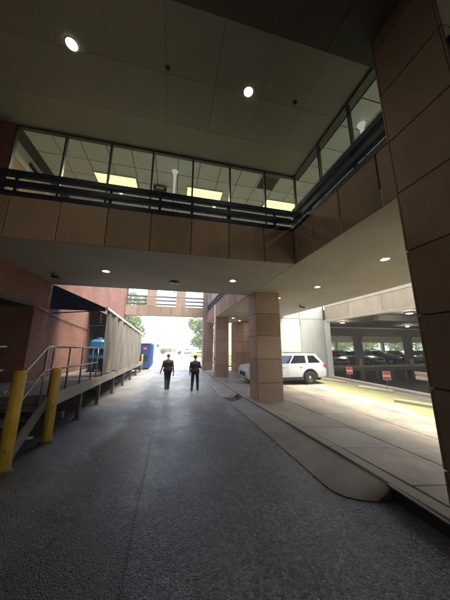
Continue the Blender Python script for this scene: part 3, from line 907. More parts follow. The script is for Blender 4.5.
# ---- loading dock
ZD = -1.0
dk = thing('loading_dock', 'raised concrete loading dock along the brick wall on dark steel posts', 'loading dock', (-3.2, 12, -2))
MB().hexa([(-4.148, 5.6, ZD - .2), (-2.4, 5.6, ZD - .2), (-2.4, 20.4, ZD - .50), (-4.148, 20.4, ZD - .50), (-4.148, 5.6, ZD), (-2.4, 5.6, ZD), (-2.4, 20.4, ZD - .3), (-4.148, 20.4, ZD - .3)]).build('deck', M['garage_dark'], dk, 0.015)
MB().box(-8.99, -4.15, 1.61, 7.84, ZD - .2, ZD - .003).build('deck', M['garage_dark'], dk)
MB().hexa([(-2.398, 5.58, ZD - .24), (-2.352, 5.58, ZD - .24), (-2.352, 20.42, ZD - .54), (-2.398, 20.42, ZD - .54), (-2.398, 5.58, ZD + .012), (-2.352, 5.58, ZD + .012), (-2.352, 20.42, ZD - .288), (-2.398, 20.42, ZD - .288)]).build('edge_beam', M['apron'], dk, 0.006)
for y in (7.3, 8.95, 10.95, 13.05, 15.2, 17.4, 19.6):
    zt = ZD - .215 - (y - 5.6) * 0.0203
    MB().box(-2.47, -2.37, y - .05, y + .05, z_road(-2.4, y) - .1, zt).build('support_post', M['dark_steel'], dk, 0.006)
    MB().box(-2.52, -2.32, y - .10, y + .10, z_road(-2.4, y) - .08, z_road(-2.4, y) + .02).build('foot_plate', M['dark_steel'], dk, 0.005)
MB().box(-4.14, -3.9, 5.62, 20.3, -2.5, ZD - .21 - .3).build('back_wall', M['garage_dark'], dk)
for y in (6.6, 9.2, 12, 14.1, 16.2):
    MB().box(-3.9, -2.5, y - .06, y + .06, ZD - .72, ZD - .56).build('cross_beam', M['dark_steel'], dk)
# railing on the deck
rl = thing('dock_railing', 'grey two bar pipe railing on the edge of the loading dock', 'railing', (-2.46, 7, ZD))
def zdk(y): return ZD - (y - 5.6) * 0.0203
MB().tube([(-2.46, 5.62, zdk(5.6) + .97), (-2.46, 8.65, zdk(8.65) + .98)], 0.024, 10).build('rail', M['steel'], rl)
MB().tube([(-2.46, 5.62, zdk(5.6) + .50), (-2.46, 8.65, zdk(8.65) + .50)], 0.022, 10).build('rail', M['steel'], rl)
for y in (5.62, 6.4, 7.25, 8.1, 8.62):
    MB().tube([(-2.46, y, zdk(y)), (-2.46, y, zdk(y) + .965)], 0.022, 10).build('post', M['steel'], rl)
# stairs down towards the photographer
st = thing('dock_stair', 'short steel stair with pipe handrails going down from the loading dock', 'stairs', (-2.85, 5.0, -1.9))
NS = 5
for i in range(NS):
    z = ZD - (i + 1) * 0.165
    MB().box(-3.28, -2.47, 5.58 - (i + 1) * .25, 5.58 - i * .25 + .02, z - .035, z).build('tread', M['dark_steel'], st, 0.005)
for x in (-2.44, -3.31):
    a, b = (x, 5.57, ZD - .10), (x, 4.25, ZD - .10 - 1.32 * .66)
    MB().bar(a, b, 0.05, 0.2).build('stringer', M['garage_dark'], st, 0.006)
    for dz in (.97, .5):
        h = [(x, 5.55, ZD + dz), (x, 5.3, ZD + dz), (x, 4.35, ZD + dz - .66)]
        if dz > .9: h.append((x, 4.2, ZD + dz - .68))
        MB().tube(h, 0.022, 10).build('handrail', M['steel'], st)
    MB().tube([(x, 4.42, ZD - .87), (x, 4.42, ZD + .36)], 0.022, 10).build('post', M['steel'], st)
    MB().tube([(x, 5.30, ZD - .1), (x, 5.30, ZD + .97)], 0.022, 10).build('post', M['steel'], st)

# ---- canopy + tarp
cn = thing('dock_canopy', 'navy canvas awning sloping over the loading dock from the brick wall', 'awning', (-3.3, 13, 1.5))
def zcf(y): return 1.31 - (y - 8.73) * 0.044
def zcw(y): return 2.085 - (y - 8.73) * 0.044
MB().prism([(-4.145, zcw(8.7)), (-4.145, 1.22), (-2.40, 1.20), (-2.40, zcf(8.7) + .02)], 8.70, 8.73, 'y').build('end_flap', M['awning'], cn, 0.004)
n = 14
vs, fs = [], []
ys_ = frange(8.73, 18.6, n)
for i, y in enumerate(ys_):
    sag = 0.03 if i % 2 else 0
    vs += [(-4.148, y, zcw(y)), (-3.3, y, (zcw(y) + zcf(y)) / 2 + .02 - sag), (-2.38, y, zcf(y))]
for i in range(n):
    if 1 <= i <= 4: continue          # gap shaped in the canvas to let skylight onto brick and bin
    for k_ in range(2): fs.append((i * 3 + k_, i * 3 + k_ + 1, i * 3 + k_ + 4, i * 3 + k_ + 3))
top = MB().add(vs, fs, True)
top.add([(a, b, c - .012) for a, b, c in vs], fs, True)
top.build('canvas_roof', M['awning'], cn)
MB().bar((-2.37, 8.70, zcf(8.7) + .01), (-2.37, 18.62, zcf(18.62) + .01), 0.10, 0.085).build('front_gutter', M['white'], cn, 0.012)
for y in (8.8, 12.4, 16, 18.4):
    MB().tube([(-4.14, y, zcf(y) - .22), (-2.45, y, zcf(y) - .06)], 0.02, 8).build('frame_arm', M['dark_steel'], cn)
MB().box(-2.63, -2.59, 9.0, 9.04, 0.80, 1.16).build('drop_bracket', M['white'], cn, 0.006)
# the tarp: pleated cloth hung from the gutter, scalloped hem
ny, nz = 300, 26
vs, fs = [], []
rnd = [(random.uniform(2.2, 4.5), random.uniform(0, 6.3), random.uniform(-.7, .7)) for _ in range(6)]
for j in range(nz + 1):
    v = j / nz
    for i in range(ny + 1):
        u = i / ny
        y = 8.86 + 9.7 * u
        zt, zb = zcf(y) - .02, -1.06 - .03 * (y - 8.86) + 0.09 * abs(math.sin((y - 8.86) * 2.62)) + 0.012 * math.sin(y * 9)
        z = zt + (zb - zt) * v
        amp = 0.02 + 0.045 * v
        dx = amp * math.sin(y * 14.5 + 1.2 * math.sin(y * 1.1)) * (0.6 + 0.4 * math.sin(y * 2.3)) + 0.008 * math.sin(y * 31 + v * 2)
        for f_, ph, sl in rnd:
            dx += 0.02 * (1 - abs(2 * v - 1) * .4) * math.sin(f_ * (y + sl * v * 2.2) * 1.9 + ph)
        dx += 0.05 * v * (1 - v) * 2
        vs.append((-2.375 + dx, y + 0.01 * math.sin(y * 21 + v * 4), z))
for j in range(nz):
    for i in range(ny):
        a = j * (ny + 1) + i
        fs.append((a, a + 1, a + ny + 2, a + ny + 1))
tp = thing('tarp_curtain', 'long grey pleated tarp curtain hanging from the dock awning', 'tarp', (-2.4, 13.7, -1.1))
mb = MB().add(vs, fs, True)
o = mb.build('cloth', M['curtain'], tp)
for i in range(9):
    y = 9.45 + i * 1.12
    MB().tube([(-2.375, y, zcf(y) - .03), (-2.33, y, zcf(y) - .10)], 0.012, 6).build('grommet_tie', M['steel'], tp)

# ================================================================== bollards
def bollard(x, y, zt, lab, grp, r=0.085):
    zb = z_road(x, y) if y < 21.9 else z_out(x, y)
    t = thing('bollard', lab, 'bollard', (x, y, zb), group=grp)
    MB().lathe([(0, -.2), (r, -.2), (r, zt - zb - .03), (r * .8, zt - zb - .008), (r * .4, zt - zb), (0, zt - zb)], (x, y, zb), 24).build('pipe', M['yellow'], t)
    MB().lathe([(r * 1.001, 0), (r * 1.5, -0.002), (r * 1.4, .03), (r * 1.02, .05)], (x, y, zb), 20).build('collar', M['scuff'], t)
    for _ in range(9):
        a, z = random.uniform(2.6, 5.6), zb + random.uniform(.2, 1.3)
        s_ = random.uniform(.008, .03)
        q = [(x + (r + .0015) * math.cos(a + da), y + (r + .0015) * math.sin(a + da), z + dz) for da, dz in ((-s_ / r * .6, -s_ * .3), (s_ / r * .5, -s_ * .5), (s_ / r * .7, s_ * .4), (-s_ / r * .3, s_ * .6))]
        MB().add(q, [(0, 1, 2, 3)]).build('scuff_mark', M['scuff'], t)
bollard(-2.36, 4.40, -0.40, 'chipped yellow pipe bollard nearest the photographer, beside the dock stair', 'yellow bollards guarding the dock')
bollard(-2.36, 5.62, -0.47, 'yellow pipe bollard at the foot of the dock railing', 'yellow bollards guarding the dock')
bollard(-2.52, 21.35, -0.75, 'small far yellow bollard in front of the blue dumpster', 'yellow bollards guarding the dock')

# white spill of paper near the stair
t = thing('paper_scrap', 'crumpled white paper scrap on the ground beneath the dock stair', 'litter', (-2.75, 5.75, -1.9))
mb = MB()
vs = [(-2.9 + .05 * i + random.uniform(-.01, .01), 5.75 + .05 * j + random.uniform(-.01, .01), z_road(-2.7, 5.8) + .02 + random.uniform(0, .05)) for j in range(4) for i in range(5)]
mb.add(vs, [(j * 5 + i, j * 5 + i + 1, j * 5 + i + 6, j * 5 + i + 5) for j in range(3) for i in range(4)])
mb.build('sheet', M['white'], t)

# ================================================================== blue bin on the dock
bx, by = -3.18, 11.2
zb = ZD - (by - 5.6) * 0.0203
t = thing('plastic_bin', 'dark blue plastic bin with rounded shoulders on the dock behind the tarp', 'bin', (bx, by, zb))
prof = [(0.31, .10), (0.33, .14), (0.335, .5), (.35, .52), (.35, .60), (.335, .62), (.335, .9), (.35, .92), (.35, 1.0), (.335, 1.02), (.33, 1.22), (.29, 1.33), (.20, 1.38), (.0, 1.385)]
def rbox(mb, prof, cx, cy, z0, n=28, p=4.0, ky=1.0):
    vs, fs = [], []
    for r, z in prof:
        for k in range(n):
            a = 2 * PI * k / n
            c, s_ = math.cos(a), math.sin(a)
            q = (abs(c) ** p + abs(s_) ** p) ** (-1 / p)
            vs.append((cx + r * q * c, cy + r * q * s_ * ky, z0 + z))
    for i in range(len(prof) - 1):
        for k in range(n):
            fs.append((i * n + k, i * n + (k + 1) % n, (i + 1) * n + (k + 1) % n, (i + 1) * n + k))
    return mb.add(vs, fs, True)
rbox(MB(), [(0, .1)] + prof, bx, by, zb).build('body', M['bluebin'], t)
MB().lathe([(0, 1.385), (.12, 1.384), (.12, 1.43), (.10, 1.45), (0, 1.45)], (bx, by, zb), 18).build('cap', M['bluebin'], t)
for dx in (-.25, .25):
    MB().box(bx + dx - .06, bx + dx + .06, by - .32, by + .32, zb + .0, zb + .1).build('foot', M['black'], t, 0.01)
bx2, by2 = -3.1, 12.3
zb2 = ZD - (by2 - 5.6) * 0.0203
t = thing('plastic_bin', 'second blue plastic bin behind the rounded one on the dock', 'bin', (bx2, by2, zb2))
rbox(MB(), [(0, .1)] + prof, bx2, by2, zb2).build('body', M['dumpblue'], t)
MB().lathe([(0, 1.385), (.12, 1.384), (.12, 1.43), (0, 1.45)], (bx2, by2, zb2), 18).build('cap', M['bluebin'], t)

# ================================================================== white wall and tan side wall round the yard
YW = 14.6
t = thing('yard_wall', 'pale smooth panelled wall behind the white car', 'wall', (9.4, YW, -2.2))
MB().box(7.0, 11.1, YW + .05, YW + .3, -2.5, 4.2).build('core', M['joint'], t)
for x0, x1, z0, z1 in ((7.0, 9.01, -2.35, 1.94), (9.03, 10.96, -2.35, 1.94), (7.0, 9.01, 1.965, 4.2), (9.03, 10.96, 1.965, 4.2)):
    piece('panel', x0, x1, YW, YW + .049, z0, z1, M['white_wall'], t, 0.008)
MB().box(10.98, 11.42, YW - .12, YW + .28, -2.5, 1.9).build('pilaster', M['white_wall'], t, 0.015)
MB().tube([(9.02, YW - .02, 1.5), (9.02, YW - .02, 2.09)], 0.018, 8).build('conduit', M['steel'], t)

ang = math.atan2(20.3 - 14.75, 5.35 - 7.7)
t = thing('side_wall', 'tan panelled wall closing the far end of the covered yard', 'wall', (7.7, 14.75, -2.2), rz=ang)
L_ = math.hypot(20.3 - 14.75, 5.35 - 7.7)
MB().box(0, L_, -.3, -.05, -.3, H + 2.195).build('core', M['joint'], t, local=True)
np_ = 7
for i in range(np_):
    for j in range(5):
        o = place('panel', piece_mesh(L_ / np_ - .02, .048, .86 - .02, M['panel'], .006), t, (L_ / np_ * (i + .5), -.025 + .05, .86 * (j + .5) - .06))

# ================================================================== parking garage
ga = thing('parking_garage', 'open concrete parking deck across the mossy yard with dark beams and columns', 'garage', (11.1, 10, -2.2))
XG = 11.1
for i in range(10):
    y0 = 14.55 - 2.4 * (i + 1)
    piece('fascia_panel', XG, XG + .2, y0 + .008, y0 + 2.392, 1.93, 2.83, M['garage_conc'], ga, 0.01)
MB().box(XG - .03, XG + .24, -9.5, 14.55, 2.835, 3.12).build('cap', M['white_wall'], ga, 0.015)
MB().box(XG - .045, XG + .35, -9.5, 14.55, 1.78, 1.925).build('lip', M['garage_conc'], ga, 0.012)
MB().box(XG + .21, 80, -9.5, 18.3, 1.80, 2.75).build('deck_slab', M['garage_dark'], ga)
MB().box(XG + .36, 80, 18.3, 38, 1.70, 2.75).build('deck_slab', M['garage_conc'], ga)  # pale concrete here carries the daylight on the far bay's ceiling
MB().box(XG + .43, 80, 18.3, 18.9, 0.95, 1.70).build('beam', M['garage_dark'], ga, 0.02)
MB().box(XG + .36, 80, 37.3, 38, 0.72, 1.70).build('beam', M['garage_conc'], ga, 0.02)
for i, y in enumerate((2.5, 10.4)):
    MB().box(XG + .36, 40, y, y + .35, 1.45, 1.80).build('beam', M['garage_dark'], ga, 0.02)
for x in (17.6, 23.7, 29.8, 36):
    MB().prism([(x - .27, -3.3), (x + .27, -3.3), (x + .27, .5), (x + .45, .95), (x - .45, .95), (x - .27, .5)], 18.32, 18.85, 'y').build('column', M['garage_dark'], ga, 0.02)
    MB().box(x - .30, x - .02, 18.26, 18.318, -1.8, -1.2).build('column_guard', M['yellow'], ga, 0.006)
for x in (24, 30.5, 41.5, 47.5, 53.5, 60):
    MB().prism([(x - .3, -2.4), (x + .3, -2.4), (x + .3, .4), (x + .42, .72), (x - .42, .72), (x - .3, .4)], 37.4, 37.9, 'y').build('column', M['garage_conc'], ga, 0.02)
sheet('garage_floor', [11.45, 14, 20, 40, 80], [-9, 0, 8, 14, 18.6], lambda x, y: -2.35 - .75 * min(1, max(0, (x - 11.45) / 3)), M['garage_floor'])
sheet('garage_floor', [11.45, 14, 20, 40, 80], [18.45, 24, 32, 38.5], lambda x, y: -1.98, M['garage_floor'])
sheet('lawn', [11.45, 20, 40, 70, 130], [38.5, 50, 70, 125], lambda x, y: -1.99 + .006 * (y - 38), M['grass'])
rt = thing('retaining_wall', 'dark low wall with openings and brown rail inside the parking deck', 'wall', (20, 18.4, -3))
MB().box(11.5, 80, 18.12, 18.31, -2.24, -2.0).build('top_beam', M['garage_dark'], rt, 0.01)
for i in range(16):
    x = 12.2 + 1.7 * i
    MB().box(x - .18, x + .18, 18.14, 18.30, -3.3, -2.243).build('pier', M['garage_dark'], rt, 0.01)
MB().box(11.5, 80, 18.9, 19.1, -3.4, -2.0).build('back_face', M['dark_steel'], rt)
MB().box(11.5, 80, 18.15, 18.24, -1.96, -1.74).build('rail', M['railtan'], rt, 0.01)
for i in range(14):
    x = 12.8 + 2 * i
    MB().box(x - .05, x + .05, 18.16, 18.23, -1.998, -1.963).build('rail_post', M['dark_steel'], rt)
# court kerb along the deck
mb_bed = thing('garage_kerb', 'pale concrete kerb wall along the foot of the parking deck', 'kerb', (11.3, 8, -2.2))
for i in range(10):
    y0 = 14.5 - 2.2 * (i + 1)
    piece('kerb_stone', 11.06, 11.44, y0 + .008, y0 + 2.19, -2.6, -2.08, M['garage_conc'], mb_bed, 0.02)
def garage_lamp(x, y, z, lab, en=12):
    t = thing('garage_lamp', lab, 'lamp', (x, y, z), group='lamps under the parking deck ceiling')
    rbox(MB(), [(.0, 0), (.20, 0), (.21, -.03), (.17, -.09), (0, -.09)], x, y, z - .001, 16, 4).build('housing', M['steel'], t)
    MB().lathe([(0, -.10), (.14, -.10), (.15, -.092), (0, -.092)], (x, y, z), 16).build('lens', M['garlamp'], t)
    ld = bpy.data.lights.new('garage_lamp_light', 'POINT')
    ld.energy = en; ld.color = (1, .95, .85); ld.shadow_soft_size = .12
    lo = bpy.data.objects.new('garage_lamp_light', ld); C.objects.link(lo); lo.parent = t; lo.location = (0, 0, -.2)
garage_lamp(12.3, 14.2, 1.80, 'lit lamp under the deck edge next to the pale pilaster')
garage_lamp(12.2, 9.2, 1.80, 'lit lamp under the deck edge nearest the big dark pillar')
garage_lamp(20.2, 15.6, 1.80, 'lit lamp deeper under the dark deck ceiling near the big dark pillar')
garage_lamp(21.5, 25, 1.70, 'small lit lamp under the pale ceiling between the two dark columns', 45)
garage_lamp(27, 26, 1.70, 'small lit lamp under the pale ceiling left of the second dark column', 45)
garage_lamp(33, 25, 1.70, 'small lit lamp under the pale ceiling right of the second dark column', 45)

def parking_sign(x, y, lab):
    z0 = -2.09
    t = thing('parking_sign', lab, 'sign', (x, y, z0), rz=R(-38), group='red and white parking signs along the kerb')
    MB().tube([(0, 0, -.05), (0, 0, .78)], 0.018, 8).build('post', M['steel'], t, local=True)
    MB().box(-.17, .17, -.022, -.012, .34, .78).build('plate', M['white'], t, 0.003, local=True)
    MB().box(-.155, .155, -.026, -.0225, .60, .765).build('red_band', M['redsign'], t, local=True)
    MB().box(-.155, .155, -.026, -.0225, .355, .50).build('red_band', M['redsign'], t, local=True)
    MB().box(-.12, .12, -.026, -.0225, .535, .55).build('print_line', M['dark_steel'], t, local=True)
parking_sign(11.2, 12.75, 'small red and white sign on the kerb nearer the pale wall')
parking_sign(11.2, 10.15, 'small red and white sign on the kerb nearer the big dark pillar')
t = thing('guard_rail', 'whitish steel guard rail on short posts beside the big dark pillar', 'guard rail', (11.6, 7.5, -2.1))
MB().prism([(11.62, -1.58), (11.58, -1.54), (11.58, -1.46), (11.62, -1.42), (11.62, -1.36), (11.58, -1.32), (11.55, -1.22), (11.65, -1.20), (11.66, -1.58)], 5.5, 8.95, 'y').build('beam', M['garage_conc'], t, 0.004)
for y in (8.5, 6.7, 5.7):
    MB().box(11.665, 11.78, y - .05, y + .05, -2.6, -1.22).build('post', M['dark_steel'], t, 0.006)

# wheel stops
def stop(x, y, rz, lab):
    z = z_yard(x, y) - .004
    t = thing('wheel_stop', lab, 'wheel stop', (x, y, z), rz=rz, group='concrete wheel stops in the mossy yard')
    MB().prism([(-.09, 0), (.09, 0), (.075, .09), (.05, .125), (-.05, .125), (-.075, .09)], -.8, .8, 'y').build('block', M['garage_conc'], t, 0.012, local=True)
    for yy in (-.55, .55):
        MB().lathe([(0, .1245), (.018, .1245), (.018, .131), (0, .132)], (0, yy, 0), 10).build('pin', M['dark_steel'], t, local=True)
stop(10.25, 10.05, R(20), 'concrete wheel stop in the middle of the mossy strip')
stop(9.25, 7.15, R(24), 'concrete wheel stop on moss closest to the big dark pillar')
stop(10.2, 13.1, R(18), 'far concrete wheel stop near the rear of the white car')

# ================================================================== cars
def arc(cx, cz, r, n=10):
    return [(cx - r * math.cos(PI * i / n), cz + r * math.sin(PI * i / n)) for i in range(n + 1)]
def shaped(mb, name, m, parent, f, cuts_x, cuts_z, bevel):
    o = mb.build(name, m, parent, 0, local=True)
    bm = bmesh.new()
    bm.from_mesh(o.data)
    for z in cuts_z:
        bmesh.ops.bisect_plane(bm, geom=bm.verts[:] + bm.edges[:] + bm.faces[:], plane_co=(0, 0, z), plane_no=(0, 0, 1))
    for x in cuts_x:
        bmesh.ops.bisect_plane(bm, geom=bm.verts[:] + bm.edges[:] + bm.faces[:], plane_co=(x, 0, 0), plane_no=(1, 0, 0))
    for v in bm.verts:
        v.co.y *= f(v.co.x, v.co.z)
    bmesh.ops.recalc_face_normals(bm, faces=bm.faces)
    for fc in bm.faces: fc.smooth = True
    bm.to_mesh(o.data)
    bm.free()
    o.data.set_sharp_from_angle(angle=R(38))
    return o
def car(name, label, cat, loc, rz, paint, kind='suv', group=None):
    t = thing(name, label, cat, loc, rz, group)
    suv = kind == 'suv'
    W = 1.96 if suv else 1.82
    hw = W / 2
    wr = .385 if suv else .33
    xr, xf = (-1.36, 1.50) if suv else (-1.35, 1.40)
    rr = wr + .075
    zc = wr
    if suv:
        poly = ([(-2.46, .42)] + arc(xr, zc, rr) + [(xr + rr + .02, .27), (xf - rr - .02, .27)] + arc(xf, zc, rr) +
                [(2.42, .36), (2.52, .52), (2.52, .82), (2.40, 1.0), (1.9, 1.10), (1.25, 1.17), (-2.36, 1.22), (-2.50, 1.05), (-2.54, .62)])
        gb, gt, zb, zt = (-2.46, 1.25), (-1.98, .30), 1.16, 1.74
    else:
        poly = ([(-2.30, .36)] + arc(xr, zc, rr) + [(xr + rr + .02, .22), (xf - rr - .02, .22)] + arc(xf, zc, rr) +
                [(2.26, .26), (2.36, .42), (2.34, .66), (2.2, .78), (1.5, .90), (1.05, .95), (-1.6, 1.0), (-2.22, .98), (-2.36, .85), (-2.38, .5)])
        gb, gt, zb, zt = (-1.85, 1.08), (-1.15, .22), .94, 1.45
    xe = 2.54 if suv else 2.37
    zm, hz_ = (.72, .5) if suv else (.58, .42)
    def f(x, z):
        return (1 - .055 * ((z - zm) / hz_) ** 2) * (1 - .13 * max(0, (abs(x) - xe + .75) / .75) ** 2.2)
    shaped(MB().prism(poly, -hw, hw, 'y'), 'body', M[paint], t, f, [-xe + .08, -xe + .2, -xe + .35, -xe + .55, -.6, .6, xe - .6, xe - .4, xe - .25, xe - .12], [.3, .42, .55, .68, .8, .92, 1.02, 1.1], 0)
    MB().box(-2.25, 2.2, -hw + .30, hw - .30, .20, .7).build('underbody', M['black'], t, local=True)
    yb, yt = hw - .07, hw - .26
    G = [(gb[0], -yb, zb - .06), (gb[1], -yb, zb - .06), (gb[1], yb, zb - .06), (gb[0], yb, zb - .06),
         (gt[0], -yt, zt), (gt[1], -yt, zt), (gt[1], yt, zt), (gt[0], yt, zt)]
    MB().hexa(G).build('cabin', M[paint], t, 0.10, 4, local=True)
    def sp(u, v, sgn, e):      # point on the cabin side, u along, v up
        b0, b1 = Vector((gb[0], sgn * yb, zb - .06)), Vector((gb[1], sgn * yb, zb - .06))
        t0, t1 = Vector((gt[0], sgn * yt, zt)), Vector((gt[1], sgn * yt, zt))
        p = b0.lerp(b1, u).lerp(t0.lerp(t1, u), v)
        return p + Vector((0, sgn * e, e * .3))
    wins = [(.06, .30), (.345, .645), (.665, .955)] if suv else [(.20, .50), (.52, .86)]
    for sgn in (-1, 1):
        for a, b in wins:
            q = [(a, .14), (b, .14), (b - (.02 if b < .9 else 0.0), .86), (a + (.05 if a < .1 else 0), .86)]
            MB().hexa([sp(u, v, sgn, -.02) for u, v in q] + [sp(u, v, sgn, .006) for u, v in q]).build('side_window', M['carglass'], t, 0.004, local=True)
    for (xb, xt, sg, nm) in ((gb[1], gt[1], 1, 'windshield'), (gb[0], gt[0], -1, 'rear_window')):
        def wp(u, v, e):
            p = Vector((xb, -yb + 2 * yb * u, zb - .06)).lerp(Vector((xt, -yt + 2 * yt * u, zt)), v)
            return p + Vector((sg * e, 0, e * .4))
        q = [(.09, .12), (.91, .12), (.90, .90), (.10, .90)]
        MB().hexa([wp(u, v, -.02) for u, v in q] + [wp(u, v, .006) for u, v in q]).build(nm, M['carglass'], t, 0.004, local=True)
    for x in (xr, xf):
        for sgn in (-1, 1):
            y = sgn * (hw - .125)
            wh = MB().lathe([(wr * .62, -.11), (wr * .94, -.11), (wr, -.08), (wr, .08), (wr * .94, .11), (wr * .62, .11)], (x, y, zc), 28, 'y').build('wheel', M['black'], t, local=True)
            rm = MB().lathe([(0, sgn * .085), (wr * .22, sgn * .085), (wr * .25, sgn * .06), (wr * .52, sgn * .05), (wr * .56, sgn * .10), (wr * .63, sgn * .105), (wr * .63, -sgn * .09)], (x, y, zc), 24, 'y').build('rim', M['dark_steel' if suv else 'steel'], wh, local=True)
            MB().lathe([(0, sgn * .105), (wr * .16, sgn * .10), (wr * .2, sgn * .086)], (x, y, zc), 16, 'y').build('hub_cap', M['chrome'], wh, local=True)
            if suv:
                a0, a1 = arc(x, zc, rr + .055, 14), arc(x, zc, rr - .004, 14)
                ys = (sgn * (hw - .01), sgn * (hw + .012))
                vs, fs = [], []
                for p0, p1 in zip(a0, a1):
                    vs += [(p0[0], ys[0], p0[1]), (p0[0], ys[1], p0[1]), (p1[0], ys[1], p1[1]), (p1[0], ys[0], p1[1])]
                for i in range(14):
                    for k_ in range(4): fs.append((i * 4 + k_, i * 4 + (k_ + 1) % 4, i * 4 + 4 + (k_ + 1) % 4, i * 4 + 4 + k_))
                MB().add(vs, fs).build('arch_trim', M['black'], t, local=True)
    for sgn in (-1, 1):
        y0, y1 = sorted((sgn * (hw - .02), sgn * (hw + .008)))
        if suv:
            MB().box(xr + rr + .06, xf - rr - .06, y0, y1, .272, .44).build('sill_cladding', M['black'], t, 0.006, local=True)
        for x in ((-1.02, .08, 1.12) if suv else (-.85, .1, 1.0)):
            mb = MB()
            zs = frange(.46, zb - .03, 6)
            for za, zb_ in zip(zs, zs[1:]):
                ya, yb_ = sgn * (hw * f(x, za) + .002), sgn * (hw * f(x, zb_) + .002)
                mb.hexa([(x - .005, ya - sgn * .02, za), (x + .005, ya - sgn * .02, za), (x + .005, ya, za), (x - .005, ya, za), (x - .005, yb_ - sgn * .02, zb_), (x + .005, yb_ - sgn * .02, zb_), (x + .005, yb_, zb_), (x - .005, yb_, zb_)])
            mb.build('shut_line', M['black'], t, local=True)
        for x in ((-.80, .30) if suv else (-.6, .35)):
            wq = hw * f(x, zb - .15)
            MB().box(x - .10, x + .10, min(sgn * (wq - .005), sgn * (wq + .03)), max(sgn * (wq - .005), sgn * (wq + .03)), zb - .17, zb - .135).build('door_handle', M[paint], t, 0.008, local=True)
        xm = .98 if suv else .85
        MB().box(xm - .06, xm + .06, min(sgn * (hw - .06), sgn * (hw + .17)), max(sgn * (hw - .06), sgn * (hw + .17)), zb + .0, zb + .15).build('mirror', M['black' if suv else paint], t, 0.03, local=True)
        xl = -2.53 if suv else -2.37
        MB().box(xl - .008, xl + .26, min(sgn * (hw - .34), sgn * (hw - .085)), max(sgn * (hw - .34), sgn * (hw - .085)), zb - .22, zb - .03).build('tail_lamp', M['red'], t, 0.02, local=True)
        xh = 2.36 if suv else 2.16
        MB().box(xh - .16, xh + .10, min(sgn * (hw - .38), sgn * (hw - .10)), max(sgn * (hw - .38), sgn * (hw - .10)), zb - .33, zb - .17).build('headlamp', M['chrome'], t, 0.03, local=True)
        if suv:
            MB().tube([(-1.9, sgn * (yt - .03), zt + .01), (-1.8, sgn * (yt - .03), zt + .05), (.1, sgn * (yt - .03), zt + .05), (.2, sgn * (yt - .03), zt + .01)], .016, 8).build('roof_rail', M['black'], t, local=True)
    xb = 2.53 if suv else 2.37
    MB().box(xb - .12, xb + .012, -.55, .55, .50, .74).build('grille', M['black'], t, 0.02, local=True)
    xb = -2.56 if suv else -2.40
    MB().box(xb - .02, xb + .2, -hw + .22, hw - .22, .40, .62).build('rear_bumper', M['black' if suv else paint], t, 0.03, local=True)
    MB().box(xb - .026, xb - .012 + .01, -.25, .25, .70, .82).build('licence_plate', M['white'], t, 0.003, local=True)
    return t
car('parked_suv', 'white police style suv with black trim parked along the pale wall', 'suv', (6.66, 13.2, -2.2), PI, 'carwhite', 'suv')
gz = -1.978
gg = 'cars parked inside the deck'
car('parked_car', 'black saloon car parked behind the brown rail, left of the first dark column', 'car', (16.9, 21.6, gz), R(-110), 'cardark', 'sedan', gg)
c1 = car('parked_car', 'grey saloon car parked just right of the first dark column in the deck', 'car', (20.8, 22.0, gz), R(-75), 'cargrey', 'sedan', gg)
c2 = car('parked_car', 'dark blue saloon car parked third along the rail, between the two dark columns', 'car', (23.6, 22.2, gz), R(-60), 'carblue', 'sedan', gg)
c3 = car('parked_car', 'silver car in the back row of the deck behind the dark saloons', 'car', (23.6, 29.5, gz), R(160), 'carsilver', 'sedan', gg)
dup(c1, (27.3, 22.6, gz), R(-75), 'grey saloon car parked right of the second dark column in the deck')
dup(c2, (30.2, 22.4, gz), R(-85), 'dark blue saloon car at the right end, seen beside the big dark pillar')
dup(c1, (18.4, 29.5, gz), R(175), 'grey saloon car in the back row seen between the pilaster and first column')
dup(c3, (30.5, 30.0, gz), R(170), 'silver car in the back row behind the second dark column')

# ================================================================== far gateway
gw = thing('gateway_bridge', 'tan gateway beam with slatted openings spanning the far end of the drive', 'gateway', (0, 21, -2.1))
MB().box(-4.14, 2.72, 20.66, 21.2, 2.67, 3.47).build('beam', M['joint'], gw)
bxs = frange(-4.14, 2.74, 7)
for a, b in zip(bxs, bxs[1:]):
    piece('panel', a + .01, b - .01, 20.62, 20.658, 2.65, 3.49, M['panel'], gw, 0.006)
    piece('panel', a + .01, b - .01, 20.62, 21.2, 2.632, 2.668, M['panel'], gw, 0.006)
for a, b in ((-2.41, -1.59), (.17, 1.03)):
    for z0, z1 in ((3.495, 4.33), (4.35, 5.19)):
        piece('panel', a, b, 20.62, 21.2, z0, z1, M['panel'], gw, 0.01)
MB().box(-4.14, 2.74, 20.62, 21.2, 5.2, 6.2).build('top_beam', M['panel'], gw, 0.01)
for a, b in ((-4.14, -2.42), (-1.58, .16), (1.04, 2.74)):
    for z in (3.62, 3.97, 4.32):
        MB().box(a, b, 20.8, 20.9, z, z + .14).build('slat', M['garage_dark'], gw, 0.006)  # dark base colour carries the backlighting of the slats
pillar(2.75, 3.68, 20.62, 21.5, -2.15, 6.2, 'tan panelled gateway pillar at the far right end of the drive', name='gateway_pillar')
t = thing('downpipe', 'white downpipe with a red mark beside the far tan pillar', 'pipe', (2.98, 16.35, -2.2))
MB().tube([(2.985, 16.1, -2.15), (2.985, 16.1, 3.0)], .05, 12).build('pipe', M['white'], t)
MB().lathe([(.0505, 0), (.054, 0), (.054, .22), (.0505, .22)], (2.985, 16.1, -1.0), 14).build('red_mark', M['redsign'], t)
for z in (-1.6, .2, 1.6):
    MB().lathe([(.051, 0), (.06, 0), (.06, .05), (.051, .05)], (2.985, 16.1, z), 12).build('clamp', M['steel'], t)

